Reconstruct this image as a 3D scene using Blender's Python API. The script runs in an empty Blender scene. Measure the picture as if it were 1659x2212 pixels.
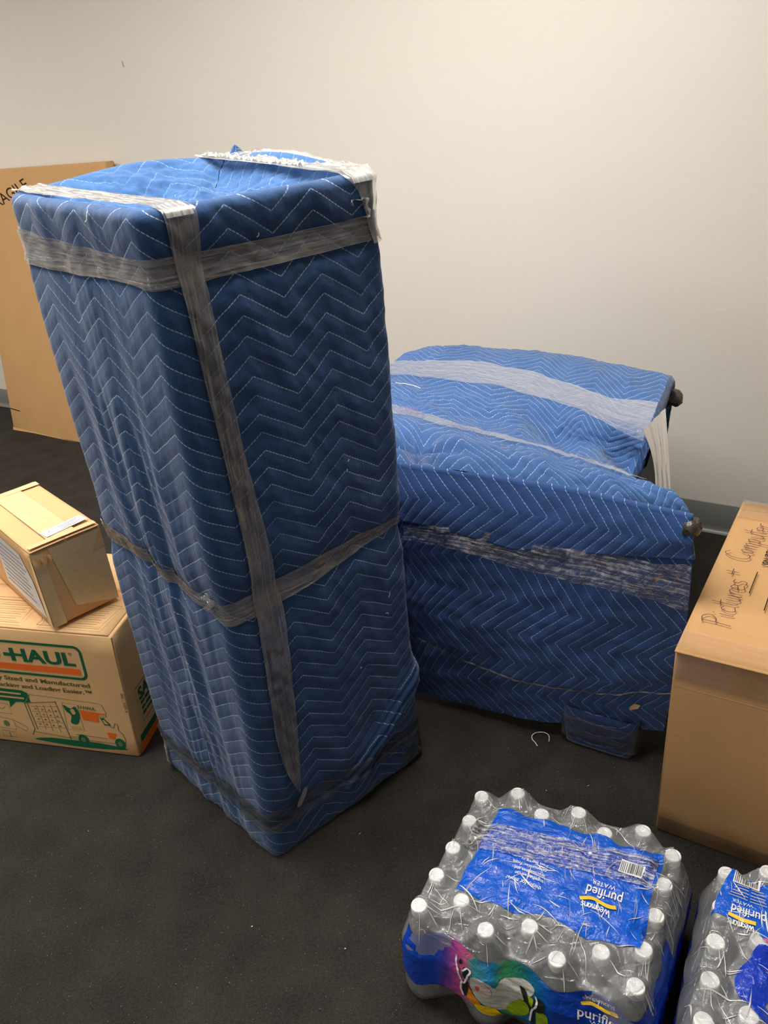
import bpy, bmesh, math, random
import numpy as np
from mathutils import Vector, Matrix, noise

random.seed(7)
C = bpy.context.scene.collection
SC = bpy.context.scene

# ---------------------------------------------------------------- camera
F_PX, CX, CY, CAM_H = 1661.0, 829.5, 1106.0, 1.55
d = np.array([1130 - CX, 4300 - CY, F_PX]); d /= np.linalg.norm(d)
up = -d
fy = np.array([0, 0, 1.0]) - up[2] * up; fy /= np.linalg.norm(fy)
fx = np.cross(fy, up)
R = np.array([fx, fy, up])
cam_data = bpy.data.cameras.new('camera')
cam = bpy.data.objects.new('camera', cam_data); C.objects.link(cam)
cols = [R @ np.array([1, 0, 0]), R @ np.array([0, -1, 0]), R @ np.array([0, 0, -1])]
M = Matrix(((cols[0][0], cols[1][0], cols[2][0], 0), (cols[0][1], cols[1][1], cols[2][1], 0),
            (cols[0][2], cols[1][2], cols[2][2], CAM_H), (0, 0, 0, 1)))
cam.matrix_world = M
cam_data.sensor_fit = 'HORIZONTAL'; cam_data.sensor_width = 36
cam_data.lens = F_PX / 1659 * 36
cam_data.clip_start = 0.02
SC.camera = cam

# ---------------------------------------------------------------- world, exposure
w = bpy.data.worlds.new('world'); SC.world = w; w.use_nodes = True
w.node_tree.nodes['Background'].inputs[0].default_value = (0.75, 0.8, 0.9, 1)
w.node_tree.nodes['Background'].inputs[1].default_value = 0.05
SC.view_settings.view_transform = 'Standard'
SC.view_settings.look = 'None'
SC.view_settings.gamma = 1
SC.view_settings.use_curve_mapping = False
SC.view_settings.exposure = 0.5
SC.cycles.transparent_max_bounces = 32
SC.cycles.max_bounces = 10

# room frame: along the wall (EW), out of the wall (NW)
W0 = Vector((-2.524, 5.104, 0)); EW = Vector((0.8320, -0.5548, 0)); NW = Vector((-0.5548, -0.8320, 0))
def room(s, dd, z=0): return W0 + EW * s + NW * dd + Vector((0, 0, z))
CEIL = 2.75
# ceiling troffers: (s along wall, distance from wall, half size s, half size d, strength)
LIGHTS = [(3.0, 2.0, .30, .60, 17), (2.6, 4.7, .30, .60, 13), (4.1, 1.5, .30, .60, 14.5), (5.6, 4.7, .30, .60, 2),
          (0.4, 2.0, .30, .60, 18), (7.6, 2.2, .30, .60, 2)]
LIGHT_AT = ['over the wrapped cabinet', 'behind and left of the viewer', 'over the wrapped armchair', 'behind and right of the viewer',
            'over the far left end of the room', 'over the far right end of the room']

# ---------------------------------------------------------------- colour helpers
def lin(r, g, b):
    f = lambda c: (c / 255 / 12.92) if c / 255 <= .04045 else ((c / 255 + .055) / 1.055) ** 2.4
    return (f(r), f(g), f(b), 1)

class NT:
    def __init__(s, name):
        s.m = bpy.data.materials.new(name); s.m.use_nodes = True
        s.t = s.m.node_tree; s.t.nodes.clear()
        s.out = s.n('ShaderNodeOutputMaterial')
    def n(s, typ, **kw):
        nd = s.t.nodes.new(typ)
        for k, v in kw.items():
            if k.startswith('_'): setattr(nd, k[1:], v)
            else:
                key = k.replace('__', ' ')
                s.set(nd.inputs[key], v)
        return nd
    def set(s, inp, v):
        if isinstance(v, bpy.types.NodeSocket): s.t.links.new(v, inp)
        else: inp.default_value = v
    def math(s, op, a, b=None, c=None, clamp=False):
        nd = s.t.nodes.new('ShaderNodeMath'); nd.operation = op; nd.use_clamp = clamp
        s.set(nd.inputs[0], a)
        if b is not None: s.set(nd.inputs[1], b)
        if c is not None: s.set(nd.inputs[2], c)
        return nd.outputs[0]
    def rng(s, v, a, b, c=0., d=1.):
        nd = s.t.nodes.new('ShaderNodeMapRange')
        s.set(nd.inputs[0], v)
        for i, q in enumerate((a, b, c, d)): nd.inputs[i + 1].default_value = q
        return nd.outputs[0]
    def mix(s, f, a, b):
        nd = s.t.nodes.new('ShaderNodeMix'); nd.data_type = 'RGBA'
        s.set(nd.inputs[0], f); s.set(nd.inputs[6], a); s.set(nd.inputs[7], b)
        return nd.outputs[2]
    def noise(s, vec, scale, detail=3, rough=.5, dist=0):
        nd = s.t.nodes.new('ShaderNodeTexNoise')
        if vec is not None: s.t.links.new(vec, nd.inputs['Vector'])
        nd.inputs['Scale'].default_value = scale; nd.inputs['Detail'].default_value = detail
        nd.inputs['Roughness'].default_value = rough; nd.inputs['Distortion'].default_value = dist
        return nd.outputs['Fac']
    def scalev(s, vec, v):
        nd = s.t.nodes.new('ShaderNodeVectorMath'); nd.operation = 'MULTIPLY'
        s.t.links.new(vec, nd.inputs[0]); nd.inputs[1].default_value = v
        return nd.outputs[0]
    def bump(s, h, dist, strength=1., nrm=None):
        nd = s.t.nodes.new('ShaderNodeBump'); s.set(nd.inputs['Height'], h)
        nd.inputs['Distance'].default_value = dist; nd.inputs['Strength'].default_value = strength
        if nrm is not None: s.t.links.new(nrm, nd.inputs['Normal'])
        return nd.outputs[0]
    def mixs(s, f, a, b):
        nd = s.t.nodes.new('ShaderNodeMixShader'); s.set(nd.inputs[0], f)
        s.t.links.new(a, nd.inputs[1]); s.t.links.new(b, nd.inputs[2]); return nd.outputs[0]
    def coord(s, which='Object'):
        return s.t.nodes.new('ShaderNodeTexCoord').outputs[which]
    def end(s, sh): s.t.links.new(sh, s.out.inputs['Surface']); return s.m
    def pbr(s, color, rough=.5, spec=.5, normal=None, **kw):
        b = s.t.nodes.new('ShaderNodeBsdfPrincipled')
        s.set(b.inputs['Base Color'], color); s.set(b.inputs['Roughness'], rough)
        b.inputs['Specular IOR Level'].default_value = spec
        if normal is not None: s.t.links.new(normal, b.inputs['Normal'])
        for k, v in kw.items(): s.set(b.inputs[k.replace('__', ' ')], v)
        return b.outputs[0]

def simple(name, rgb, rough=.5, spec=.5, nscale=0, namt=.06, bump=0):
    t = NT(name); co = t.coord(); col = lin(*rgb); nr = None
    c = col
    if nscale:
        n = t.noise(co, nscale, 4)
        c = t.mix(n, [x * (1 - namt * 2) for x in col[:3]] + [1], [min(1, x * (1 + namt * 2)) for x in col[:3]] + [1])
        if bump: nr = t.bump(n, bump)
    return t.end(t.pbr(c, rough, spec, nr))

PER, ROW, AMP = .177, .036, .060      # chevron period, row spacing, amplitude (metres)
def quilt_mat(name, base, thread, PER=PER, ROW=ROW, AMP=AMP):
    t = NT(name)
    sep = t.n('ShaderNodeSeparateXYZ'); t.t.links.new(t.coord('UV'), sep.inputs[0])
    u, v = sep.outputs[0], sep.outputs[1]
    co = t.coord()
    wob = t.math('MULTIPLY', t.math('SUBTRACT', t.noise(t.coord('UV'), 14, 2), .5), .006)
    tri = t.math('MULTIPLY', t.math('PINGPONG', t.math('DIVIDE', u, PER), .5), 2)
    tt = t.math('DIVIDE', t.math('ADD', t.math('SUBTRACT', v, t.math('MULTIPLY', tri, -AMP)), wob), ROW)
    pp = t.math('PINGPONG', tt, .5)
    dist = t.math('MULTIPLY', pp, ROW * .83)
    line = t.rng(dist, .00120, .00060)
    dash = t.rng(t.math('PINGPONG', t.math('DIVIDE', u, .0068), .5), .17, .11)
    fade = t.rng(t.noise(t.coord('UV'), 9, 3), .3, .62, .35, 1.)
    mask = t.math('MULTIPLY', t.math('MULTIPLY', line, t.math('SUBTRACT', 1, t.math('MULTIPLY', dash, .85))), fade)
    b = lin(*base)
    n1 = t.noise(t.scalev(t.coord('UV'), (60, 8, 1)), 3, 4)
    n2 = t.noise(co, 5, 3)
    c0 = t.mix(t.math('MULTIPLY', t.math('ADD', n1, n2), .5), [x * .72 for x in b[:3]] + [1], [x * 1.28 for x in b[:3]] + [1])
    lint = t.rng(t.noise(co, 330, 1), .76, .82)
    c1 = t.mix(t.math('MULTIPLY', lint, .35), c0, lin(130, 160, 200))
    c2 = t.mix(t.math('MULTIPLY', mask, .85), c1, lin(*thread))
    puff = t.math('POWER', t.math('MULTIPLY', pp, 2), .45)
    nr = t.bump(puff, .0012, .7)
    wr = t.noise(t.scalev(co, (1, 1, .55)), 42, 5, .6, .6)
    nr = t.bump(wr, .004, .55, nr)
    fine = t.noise(co, 900, 1)
    nr = t.bump(fine, .0006, .5, nr)
    return t.end(t.pbr(c2, .88, .18, nr, Sheen__Weight=.25, Sheen__Roughness=.5))

def film_mat(name, lo=.25, hi=.85, tint=(215, 212, 206), su=5., sv=150., rough=.16, bump=.003, gl=1.0, thr=(.36, .66)):
    t = NT(name); uv = t.coord('UV')
    st = t.noise(t.scalev(uv, (su, sv, 1)), 1, 4, .6, .5)
    st2 = t.noise(t.scalev(uv, (su * 6, sv * .4, 1)), 1, 3, .6, .8)
    s = t.math('ADD', t.math('MULTIPLY', st, .65), t.math('MULTIPLY', st2, .35))
    fac = t.rng(s, thr[0], thr[1], lo, hi)
    nr = t.bump(s, bump, 1.)
    df = t.n('ShaderNodeBsdfDiffuse', Color=lin(*tint)); t.t.links.new(nr, df.inputs['Normal'])
    tl = t.n('ShaderNodeBsdfTranslucent', Color=lin(*tint))
    body = t.mixs(.3, df.outputs[0], tl.outputs[0])
    tr = t.n('ShaderNodeBsdfTransparent')
    a = t.mixs(fac, tr.outputs[0], body)
    g = t.n('ShaderNodeBsdfGlossy', Roughness=rough, Color=(1, 1, 1, 1)); t.t.links.new(nr, g.inputs['Normal'])
    fr = t.n('ShaderNodeFresnel', IOR=1.5); t.t.links.new(nr, fr.inputs['Normal'])
    return t.end(t.mixs(t.math('MULTIPLY', fr.outputs[0], gl, clamp=True), a, g.outputs[0]))

def shrink_mat(name, haze=.10, tint=(240, 242, 245)):
    t = NT(name); co = t.coord()
    n1 = t.noise(co, 22, 4, .55, 1.5)
    n2 = t.noise(t.scalev(co, (1, 2.6, 1)), 45, 3, .6, 2.)
    s = t.math('ADD', t.math('MULTIPLY', n1, .6), t.math('MULTIPLY', n2, .4))
    nr = t.bump(s, .006, 1.)
    rd = None
    for sc_, ax in ((5, (1, .30, 1)), (8, (.25, 1, 1))):
        m_ = t.noise(t.scalev(co, ax), sc_, 2, .5, 1.2)
        q_ = t.math('POWER', t.math('SUBTRACT', 1, t.math('ABSOLUTE', t.math('MULTIPLY', t.math('SUBTRACT', m_, .5), 2))), 26)
        rd = q_ if rd is None else t.math('ADD', rd, q_)
    nr = t.bump(rd, .004, 1., nr)
    df = t.n('ShaderNodeBsdfDiffuse', Color=lin(*tint))
    tr = t.n('ShaderNodeBsdfTransparent', Color=(.97, .975, .98, 1))
    a = t.mixs(haze, tr.outputs[0], df.outputs[0])
    g = t.n('ShaderNodeBsdfGlossy', Roughness=.11, Color=(1, 1, 1, 1)); t.t.links.new(nr, g.inputs['Normal'])
    fr = t.n('ShaderNodeFresnel', IOR=1.5)
    fc = t.math('MINIMUM', t.math('ADD', t.math('MULTIPLY', fr.outputs[0], 1.1), .05), .6)
    return t.end(t.mixs(fc, a, g.outputs[0]))

def gloss_print(name, rgb, rough=.22, wr=True):
    t = NT(name); co = t.coord()
    n = t.noise(co, 40, 4, .6, 1.5)
    nr = t.bump(n, .004 if wr else .001)
    return t.end(t.pbr(lin(*rgb), rough, .5, nr))

def kraft(name, rgb, rough=.75):
    t = NT(name); co = t.coord()
    n = t.noise(co, 6, 4); f = t.noise(t.scalev(co, (1, 1, 6)), 160, 3)
    s = t.math('ADD', t.math('MULTIPLY', n, .6), t.math('MULTIPLY', f, .4))
    b = lin(*rgb)
    c = t.mix(s, [b[0] * .86, b[1] * .84, b[2] * .82, 1], [min(1, b[0] * 1.12), min(1, b[1] * 1.13), b[2] * 1.14, 1])
    nr = t.bump(t.math('ADD', f, t.math('MULTIPLY', n, 2)), .0012, .5)
    return t.end(t.pbr(c, rough, .3, nr))

MT = {}
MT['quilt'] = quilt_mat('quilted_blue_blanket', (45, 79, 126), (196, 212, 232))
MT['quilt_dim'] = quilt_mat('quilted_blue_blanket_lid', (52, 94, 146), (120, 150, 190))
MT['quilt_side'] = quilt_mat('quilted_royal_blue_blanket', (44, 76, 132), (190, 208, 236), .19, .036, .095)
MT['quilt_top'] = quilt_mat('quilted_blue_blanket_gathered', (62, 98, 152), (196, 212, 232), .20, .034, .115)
MT['film'] = film_mat('stretch_film', .12, .62, (205, 198, 190), 3., 210., .18, .0016, 1.5)
MT['film_crackle'] = film_mat('stretch_film_crackled_glints', .04, .90, (235, 232, 232), 9., 300., .12, .003, 1.2, (.48, .68))  # opaque white streaks paint in the glints of the crumpled film
MT['film_milky'] = film_mat('stretch_film_milky', .0, .50, (222, 224, 226), 5., 420., .18, .0018, .4, (.44, .66))
MT['film_thin'] = film_mat('stretch_film_thin', .0, .20, (215, 212, 206), 4., 120., .2, .0012)
MT['film_white'] = film_mat('stretch_film_bunched_glare', .32, .95, (228, 226, 220), 3., 170., .2, .0015)
MT['shrink'] = shrink_mat('shrink_wrap', .20)
MT['kraft_a'] = kraft('kraft_board', (224, 182, 132))
MT['kraft_b'] = kraft('kraft_board_dark', (208, 163, 112))
MT['kraft_c'] = kraft('kraft_board_light', (216, 174, 124))
MT['kraft_d'] = kraft('kraft_board_wall', (196, 154, 104))
MT['tape_tan'] = simple('tan_tape', (220, 192, 146), .3, .5, 60, .06, .001)
MT['black'] = simple('black_upholstery', (22, 21, 22), .6, .4, 60, .2, .002)
MT['green_ink'] = simple('green_ink', (24, 98, 66), .7, .2)
MT['green_pale'] = simple('pale_green_ink', (104, 122, 82), .8, .2)
MT['brown_ink'] = simple('brown_ink', (116, 92, 62), .8, .2)
MT['olive_ink'] = simple('olive_ink', (92, 92, 48), .8, .2)
MT['orange_ink'] = simple('orange_ink', (236, 112, 42), .7, .2)
MT['black_ink'] = simple('black_ink', (34, 27, 22), .8, .2)
MT['pen'] = simple('marker_ink', (104, 66, 78), .8, .2)
MT['purple_pen'] = simple('purple_marker', (134, 92, 164), .7, .2)
MT['paper'] = simple('white_paper_label', (222, 222, 226), .5, .4, 30, .03)
MT['grey_ink'] = simple('grey_ink', (150, 150, 158), .7, .2)
MT['cap'] = simple('white_cap_plastic', (238, 238, 236), .35, .5)
MT['blue_print'] = gloss_print('blue_film_print', (8, 92, 212))
MT['blue_deep'] = gloss_print('deep_blue_film_print', (20, 60, 190))
MT['white_print'] = gloss_print('white_film_print', (236, 236, 238), .35, False)
MT['yellow_print'] = gloss_print('yellow_film_print', (250, 205, 50), .3, False)
for nm, c in dict(art_grey=(196, 196, 190), art_orange=(232, 140, 40), art_yellow=(248, 212, 14), art_green=(150, 180, 28),
                  art_black=(30, 38, 36), art_red=(226, 84, 60), art_cream=(214, 196, 184), art_teal=(20, 140, 170)).items():
    MT[nm] = gloss_print(nm, c, .3, False)

def band_mat():
    t = NT('printed_band'); sep = t.n('ShaderNodeSeparateXYZ'); t.t.links.new(t.coord('UV'), sep.inputs[0])
    n = t.noise(t.coord('UV'), 18, 4, .6, 1.)
    x = t.math('ADD', sep.outputs[0], t.math('MULTIPLY', t.math('SUBTRACT', n, .5), .05))
    r = t.n('ShaderNodeValToRGB'); t.t.links.new(t.math('MULTIPLY', x, 2.), r.inputs[0])
    els = r.color_ramp.elements
    stops = [(0, (10, 70, 190)), (.14, (14, 74, 196)), (.185, (84, 62, 160)), (.235, (190, 80, 160)), (.275, (214, 110, 150)),
             (.30, (70, 150, 160)), (.36, (30, 130, 200)), (.42, (60, 150, 90)), (.50, (20, 120, 150)), (.56, (14, 96, 190)), (.62, (12, 66, 180)), (1, (12, 66, 180))]
    els[0].position = 0; els[0].color = lin(*stops[0][1]); els[1].position = 1; els[1].color = lin(*stops[-1][1])
    for p, c in stops[1:-1]:
        e = els.new(p); e.color = lin(*c)
    n2 = t.noise(t.coord(), 40, 4, .6, 1.5)
    return t.end(t.pbr(r.outputs[0], .22, .5, t.bump(n2, .004)))
MT['band'] = band_mat()

def pet_mat():
    t = NT('clear_pet'); n = t.noise(t.coord(), 60, 2)
    nr = t.bump(n, .003)
    df = t.n('ShaderNodeBsdfDiffuse', Color=lin(236, 240, 246)); tl = t.n('ShaderNodeBsdfTranslucent', Color=lin(236, 240, 246))
    tr = t.n('ShaderNodeBsdfTransparent', Color=(.95, .96, .97, 1))
    a = t.mixs(.20, tr.outputs[0], t.mixs(.5, df.outputs[0], tl.outputs[0]))  # white scatter painted in for ceiling light refracted by the plastic
    g = t.n('ShaderNodeBsdfGlossy', Roughness=.06, Color=(1, 1, 1, 1)); t.t.links.new(nr, g.inputs['Normal'])
    fr = t.n('ShaderNodeFresnel', IOR=1.5); t.t.links.new(nr, fr.inputs['Normal'])
    return t.end(t.mixs(fr.outputs[0], a, g.outputs[0]))
MT['pet'] = pet_mat()
def water_mat():
    t = NT('water'); df = t.n('ShaderNodeBsdfTranslucent', Color=lin(232, 238, 246))
    df2 = t.n('ShaderNodeBsdfDiffuse', Color=lin(232, 238, 246))
    tr = t.n('ShaderNodeBsdfTransparent', Color=(.93, .95, .97, 1))
    wv_ = t.noise(t.scalev(t.coord(), (1, 1, .18)), 90, 2)
    a = t.mixs(t.rng(wv_, .35, .65, .12, .62), tr.outputs[0], t.mixs(.5, df.outputs[0], df2.outputs[0]))  # uneven white streaks stand for light refracted through the water
    g = t.n('ShaderNodeBsdfGlossy', Roughness=.04); fr = t.n('ShaderNodeFresnel', IOR=1.33)
    return t.end(t.mixs(fr.outputs[0], a, g.outputs[0]))
MT['water'] = water_mat()

# ---------------------------------------------------------------- object helpers
def link(o, parent=None):
    C.objects.link(o)
    if parent is not None: o.parent = parent
    return o
def tag(o, label=None, cat=None, group=None, kind=None):
    for k, v in (('label', label), ('category', cat), ('group', group), ('kind', kind)):
        if v: o[k] = v
    return o
def empty(name, loc, label, cat, group=None):
    o = bpy.data.objects.new(name, None); o.location = loc; o.empty_display_size = .05
    C.objects.link(o); bpy.context.view_layer.update()
    return tag(o, label, cat, group)
def put(name, verts, faces, mat, parent=None, smooth=True, uvs=None):
    """world-space mesh; if parented the vertices are stored relative to the parent's location"""
    off = Vector(parent.location) if parent is not None else Vector((0, 0, 0))
    if parent is not None and parent.parent is not None: off = off + Vector(parent.parent.location)
    me = bpy.data.meshes.new(name)
    me.from_pydata([tuple(Vector(v) - off) for v in verts], [], faces)
    me.materials.append(mat)
    if uvs is not None:
        ul = me.uv_layers.new(name='UVMap')
        li = np.empty(len(me.loops), dtype=np.int32); me.loops.foreach_get('vertex_index', li)
        ul.data.foreach_set('uv', np.asarray(uvs, dtype=np.float32)[li].ravel())
    me.polygons.foreach_set('use_smooth', [smooth] * len(me.polygons))
    me.update()
    return link(bpy.data.objects.new(name, me), parent)
def put_bm(name, bm, mat, parent=None, smooth=True):
    off = Vector(parent.location) if parent is not None else Vector((0, 0, 0))
    if parent is not None and parent.parent is not None: off = off + Vector(parent.parent.location)
    bmesh.ops.translate(bm, verts=bm.verts, vec=-off)
    me = bpy.data.meshes.new(name); bm.to_mesh(me); bm.free(); me.materials.append(mat)
    me.polygons.foreach_set('use_smooth', [smooth] * len(me.polygons))
    return link(bpy.data.objects.new(name, me), parent)
def grid(name, P, mat, parent=None, UV=None, smooth=True, solid=0):
    P = np.asarray(P); nr, nc = P.shape[:2]
    idx = np.arange(nr * nc).reshape(nr, nc)
    f = np.stack([idx[:-1, :-1], idx[:-1, 1:], idx[1:, 1:], idx[1:, :-1]], -1).reshape(-1, 4)
    o = put(name, P.reshape(-1, 3), f.tolist(), mat, parent, smooth, None if UV is None else np.asarray(UV).reshape(-1, 2))
    if solid:
        md = o.modifiers.new('thick', 'SOLIDIFY'); md.thickness = solid; md.offset = -1
    return o
def fbm(x, y, z=0., oct=3):
    return noise.fractal(Vector((x, y, z)), .5, 2., oct)

# drape a 2D polygon through F(x, y) -> world point
def drape(name, poly, Fn, mat, parent, step=.006, holes=None):
    bm = bmesh.new()
    vs = [bm.verts.new((x, y, 0)) for x, y in poly]
    bm.faces.new(vs); bmesh.ops.triangulate(bm, faces=bm.faces[:])
    return drape_bm(name, bm, Fn, mat, parent, step)
def drape_bm(name, bm, Fn, mat, parent, step):
    xs = [v.co.x for v in bm.verts]; ys = [v.co.y for v in bm.verts]
    for ax, lo, hi in ((0, min(xs), max(xs)), (1, min(ys), max(ys))):
        k = math.ceil(lo / step) * step
        while k < hi:
            co = (k, 0, 0) if ax == 0 else (0, k, 0); no = (1, 0, 0) if ax == 0 else (0, 1, 0)
            bmesh.ops.bisect_plane(bm, geom=bm.verts[:] + bm.edges[:] + bm.faces[:], plane_co=co, plane_no=no)
            k += step
    for v in bm.verts: v.co = Fn(v.co.x, v.co.y)
    return put_bm(name, bm, mat, parent, False)
def text_bm(s, size, x=0, y=0, ang=0, sx=1., bold=0., shear=0.):
    cu = bpy.data.curves.new('t', 'FONT'); cu.body = s; cu.size = size; cu.shear = shear; cu.offset = bold; cu.resolution_u = 3
    o = bpy.data.objects.new('t', cu); C.objects.link(o); bpy.context.view_layer.update()
    me = bpy.data.meshes.new_from_object(o.evaluated_get(bpy.context.evaluated_depsgraph_get()))
    bpy.data.objects.remove(o)
    bm = bmesh.new(); bm.from_mesh(me); bpy.data.meshes.remove(me)
    ca, sa = math.cos(ang), math.sin(ang)
    for v in bm.verts:
        a, b = v.co.x * sx, v.co.y
        v.co = (x + a * ca - b * sa, y + a * sa + b * ca, 0)
    return bm
def fit(bm, x0, x1, y0=None, y1=None):
    xs = [v.co.x for v in bm.verts]; ys = [v.co.y for v in bm.verts]; a, b, c, d_ = min(xs), max(xs), min(ys), max(ys)
    for v in bm.verts:
        v.co.x = x0 + (v.co.x - a) / (b - a) * (x1 - x0)
        if y0 is not None: v.co.y = y0 + (v.co.y - c) / (d_ - c) * (y1 - y0)
    return bm
def fit_rot(bm, w_, h_, x, y, ang, upang):
    fit(bm, 0, w_, 0, h_)
    for v in bm.verts: a, b = v.co.x, v.co.y; v.co = (x + a * math.cos(ang) + b * math.cos(upang), y + a * math.sin(ang) + b * math.sin(upang), 0)
    return bm
def ribbons(lines, wd):
    bm = bmesh.new()
    for L in lines:
        L = [Vector((p[0], p[1], 0)) for p in L]
        prev = None
        for i, p in enumerate(L):
            t = (L[min(i + 1, len(L) - 1)] - L[max(i - 1, 0)])
            if t.length < 1e-9: continue
            t.normalize(); nn = Vector((-t.y, t.x, 0)) * wd / 2
            cur = (bm.verts.new(p - nn), bm.verts.new(p + nn))
            if prev: bm.faces.new((prev[0], cur[0], cur[1], prev[1]))
            prev = cur
    return bm
def smooth_line(pts, n=6, closed=False):
    out = []
    P = [Vector((p[0], p[1], 0)) for p in pts]; N = len(P)
    for i in range(N if closed else N - 1):
        if closed: p0, p1, p2, p3 = P[i - 1], P[i], P[(i + 1) % N], P[(i + 2) % N]
        else: p0, p1, p2, p3 = P[max(i - 1, 0)], P[i], P[i + 1], P[min(i + 2, N - 1)]
        for k in range(n):
            t = k / n
            q = .5 * ((2 * p1) + (p2 - p0) * t + (2 * p0 - 5 * p1 + 4 * p2 - p3) * t * t + (3 * p1 - p0 - 3 * p2 + p3) * t ** 3)
            out.append((q.x, q.y))
    if not closed: out.append((P[-1].x, P[-1].y))
    return out
def plane_fn(P0, ex, ey, off=.0008):
    P0, ex, ey = Vector(P0), Vector(ex), Vector(ey); n = ex.cross(ey).normalized()
    return lambda x, y: P0 + ex * x + ey * y + n * off
def loop_rect(x0, y0, x1, y1, r=0, n=5):
    if r == 0: return [(x0, y0), (x1, y0), (x1, y1), (x0, y1)]
    out = []
    for cx, cy, a0 in ((x1 - r, y0 + r, -90), (x1 - r, y1 - r, 0), (x0 + r, y1 - r, 90), (x0 + r, y0 + r, 180)):
        for k in range(n + 1):
            a = math.radians(a0 + 90 * k / n); out.append((cx + r * math.cos(a), cy + r * math.sin(a)))
    return out
def outline(poly): return [list(poly) + [poly[0], poly[1]]]

# ================================================================= THE SETTING
def slab(name, pts_bottom, h, mat, kind='structure'):
    n = len(pts_bottom); v = [Vector(p) for p in pts_bottom] + [Vector(p) + Vector((0, 0, h)) for p in pts_bottom]
    f = [list(range(n))[::-1], list(range(n, 2 * n))] + [[i, (i + 1) % n, n + (i + 1) % n, n + i] for i in range(n)]
    return tag(put(name, v, f, mat, None, False), kind=kind)
S0, S1, DEP = -1.6, 9.0, 6.2
def carpet_mat():
    t = NT('charcoal_carpet'); co = t.coord()
    a = t.noise(co, 420, 2); b = t.noise(co, 9, 4); c = t.noise(t.scalev(co, (1, 1.2, 1)), 140, 3)
    s = t.math('ADD', t.math('MULTIPLY', a, .5), t.math('ADD', t.math('MULTIPLY', b, .25), t.math('MULTIPLY', c, .25)))
    col = t.mix(t.rng(s, .35, .65), lin(35, 33, 31), lin(68, 64, 59))
    sp = t.rng(t.noise(co, 260, 0), .80, .83)
    col = t.mix(t.math('MULTIPLY', sp, .5), col, lin(150, 146, 138))
    nr = t.bump(s, .006, 1.)
    return t.end(t.pbr(col, .95, .12, nr))
def wall_mat(name, rgb):
    t = NT(name); co = t.coord()
    a = t.noise(co, 260, 3); b = t.noise(co, 2.2, 3)
    c0 = lin(*rgb)
    col = t.mix(b, [x * .97 for x in c0[:3]] + [1], [min(1, x * 1.03) for x in c0[:3]] + [1])
    return t.end(t.pbr(col, .62, .3, t.bump(a, .0007, .6)))
wm = wall_mat('painted_wall', (222, 216, 207))
slab('floor', [room(S0, -.1, -.1), room(S0, DEP, -.1), room(S1, DEP, -.1), room(S1, -.1, -.1)][::-1], .1, carpet_mat())
slab('wall_back', [room(S0, 0), room(S1, 0), room(S1, -.1), room(S0, -.1)], CEIL, wm)
slab('wall_left', [room(S0, DEP), room(S0, 0), room(S0 - .1, 0), room(S0 - .1, DEP)], CEIL, wm)
slab('wall_right', [room(S1, 0), room(S1, DEP), room(S1 + .1, DEP), room(S1 + .1, 0)], CEIL, wm)
slab('wall_front', [room(S1, DEP), room(S0, DEP), room(S0, DEP + .1), room(S1, DEP + .1)], CEIL, wm)
slab('ceiling', [room(S0, -.1, CEIL), room(S0, DEP, CEIL), room(S1, DEP, CEIL), room(S1, -.1, CEIL)][::-1], .05,
     simple('ceiling_tile', (225, 222, 214), .9, .1, 120, .05))
# cove baseboard: profile (distance from wall, z)
prof = [(.0005, .122), (.003, .1225), (.0045, .120), (.0045, .030), (.006, .016), (.011, .007), (.018, .003), (.022, .0005)]
P = [[room(s, a, z) for s in np.linspace(S0, S1, 40)] for a, z in prof]
t = NT('grey_rubber_base'); MT['base'] = t.end(t.pbr(lin(120, 121, 117), .36, .5, t.bump(t.noise(t.coord(), 8, 2), .003)))
tag(grid('baseboard_back', P, MT['base'], None), kind='structure')
# pencil-thin mark / nail on the wall
nw = W0 + EW * 0
nail_at = Vector((-0.9902, 4.0808, 1.842))
bm = ribbons([smooth_line([(0, .012), (.003, .004), (.001, -.004), (.006, -.012)])], .0035)
o = drape_bm('wall_scuff', bm, plane_fn(nail_at, EW, (0, 0, 1), .002), MT['grey_ink'], None, .05)
tag(o, 'tiny dark curled scuff mark high on the bare wall', 'scuff')

# ceiling troffers
em = NT('lit_diffuser'); 
def lamp_mat(st):
    t = NT('lit_diffuser'); e = t.n('ShaderNodeEmission', Color=(1.0, .955, .885, 1), Strength=st); return t.end(e.outputs[0])
MT['lamp_frame'] = simple('lamp_frame_white', (225, 225, 222), .4)
for k, (s, dd, hs, hd, st) in enumerate(LIGHTS):
    c = room(s, dd, CEIL)
    o = empty('ceiling_light', c, 'recessed fluorescent ceiling panel, the one ' + LIGHT_AT[k], 'ceiling light', 'ceiling panels')
    q = [c + EW * a * hs + NW * b * hd + Vector((0, 0, -.012)) for a, b in ((-1, -1), (-1, 1), (1, 1), (1, -1))]
    put('diffuser', q, [[0, 1, 2, 3]], lamp_mat(st), o, False)
    g = [c + EW * a * (hs + .03) + NW * b * (hd + .03) + Vector((0, 0, -.002)) for a, b in ((-1, -1), (-1, 1), (1, 1), (1, -1))]
    v = q + g
    put('frame', [p + Vector((0, 0, -.003)) for p in q] + g, [[i, (i + 1) % 4, 4 + (i + 1) % 4, 4 + i] for i in range(4)], MT['lamp_frame'], o, False)

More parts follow.
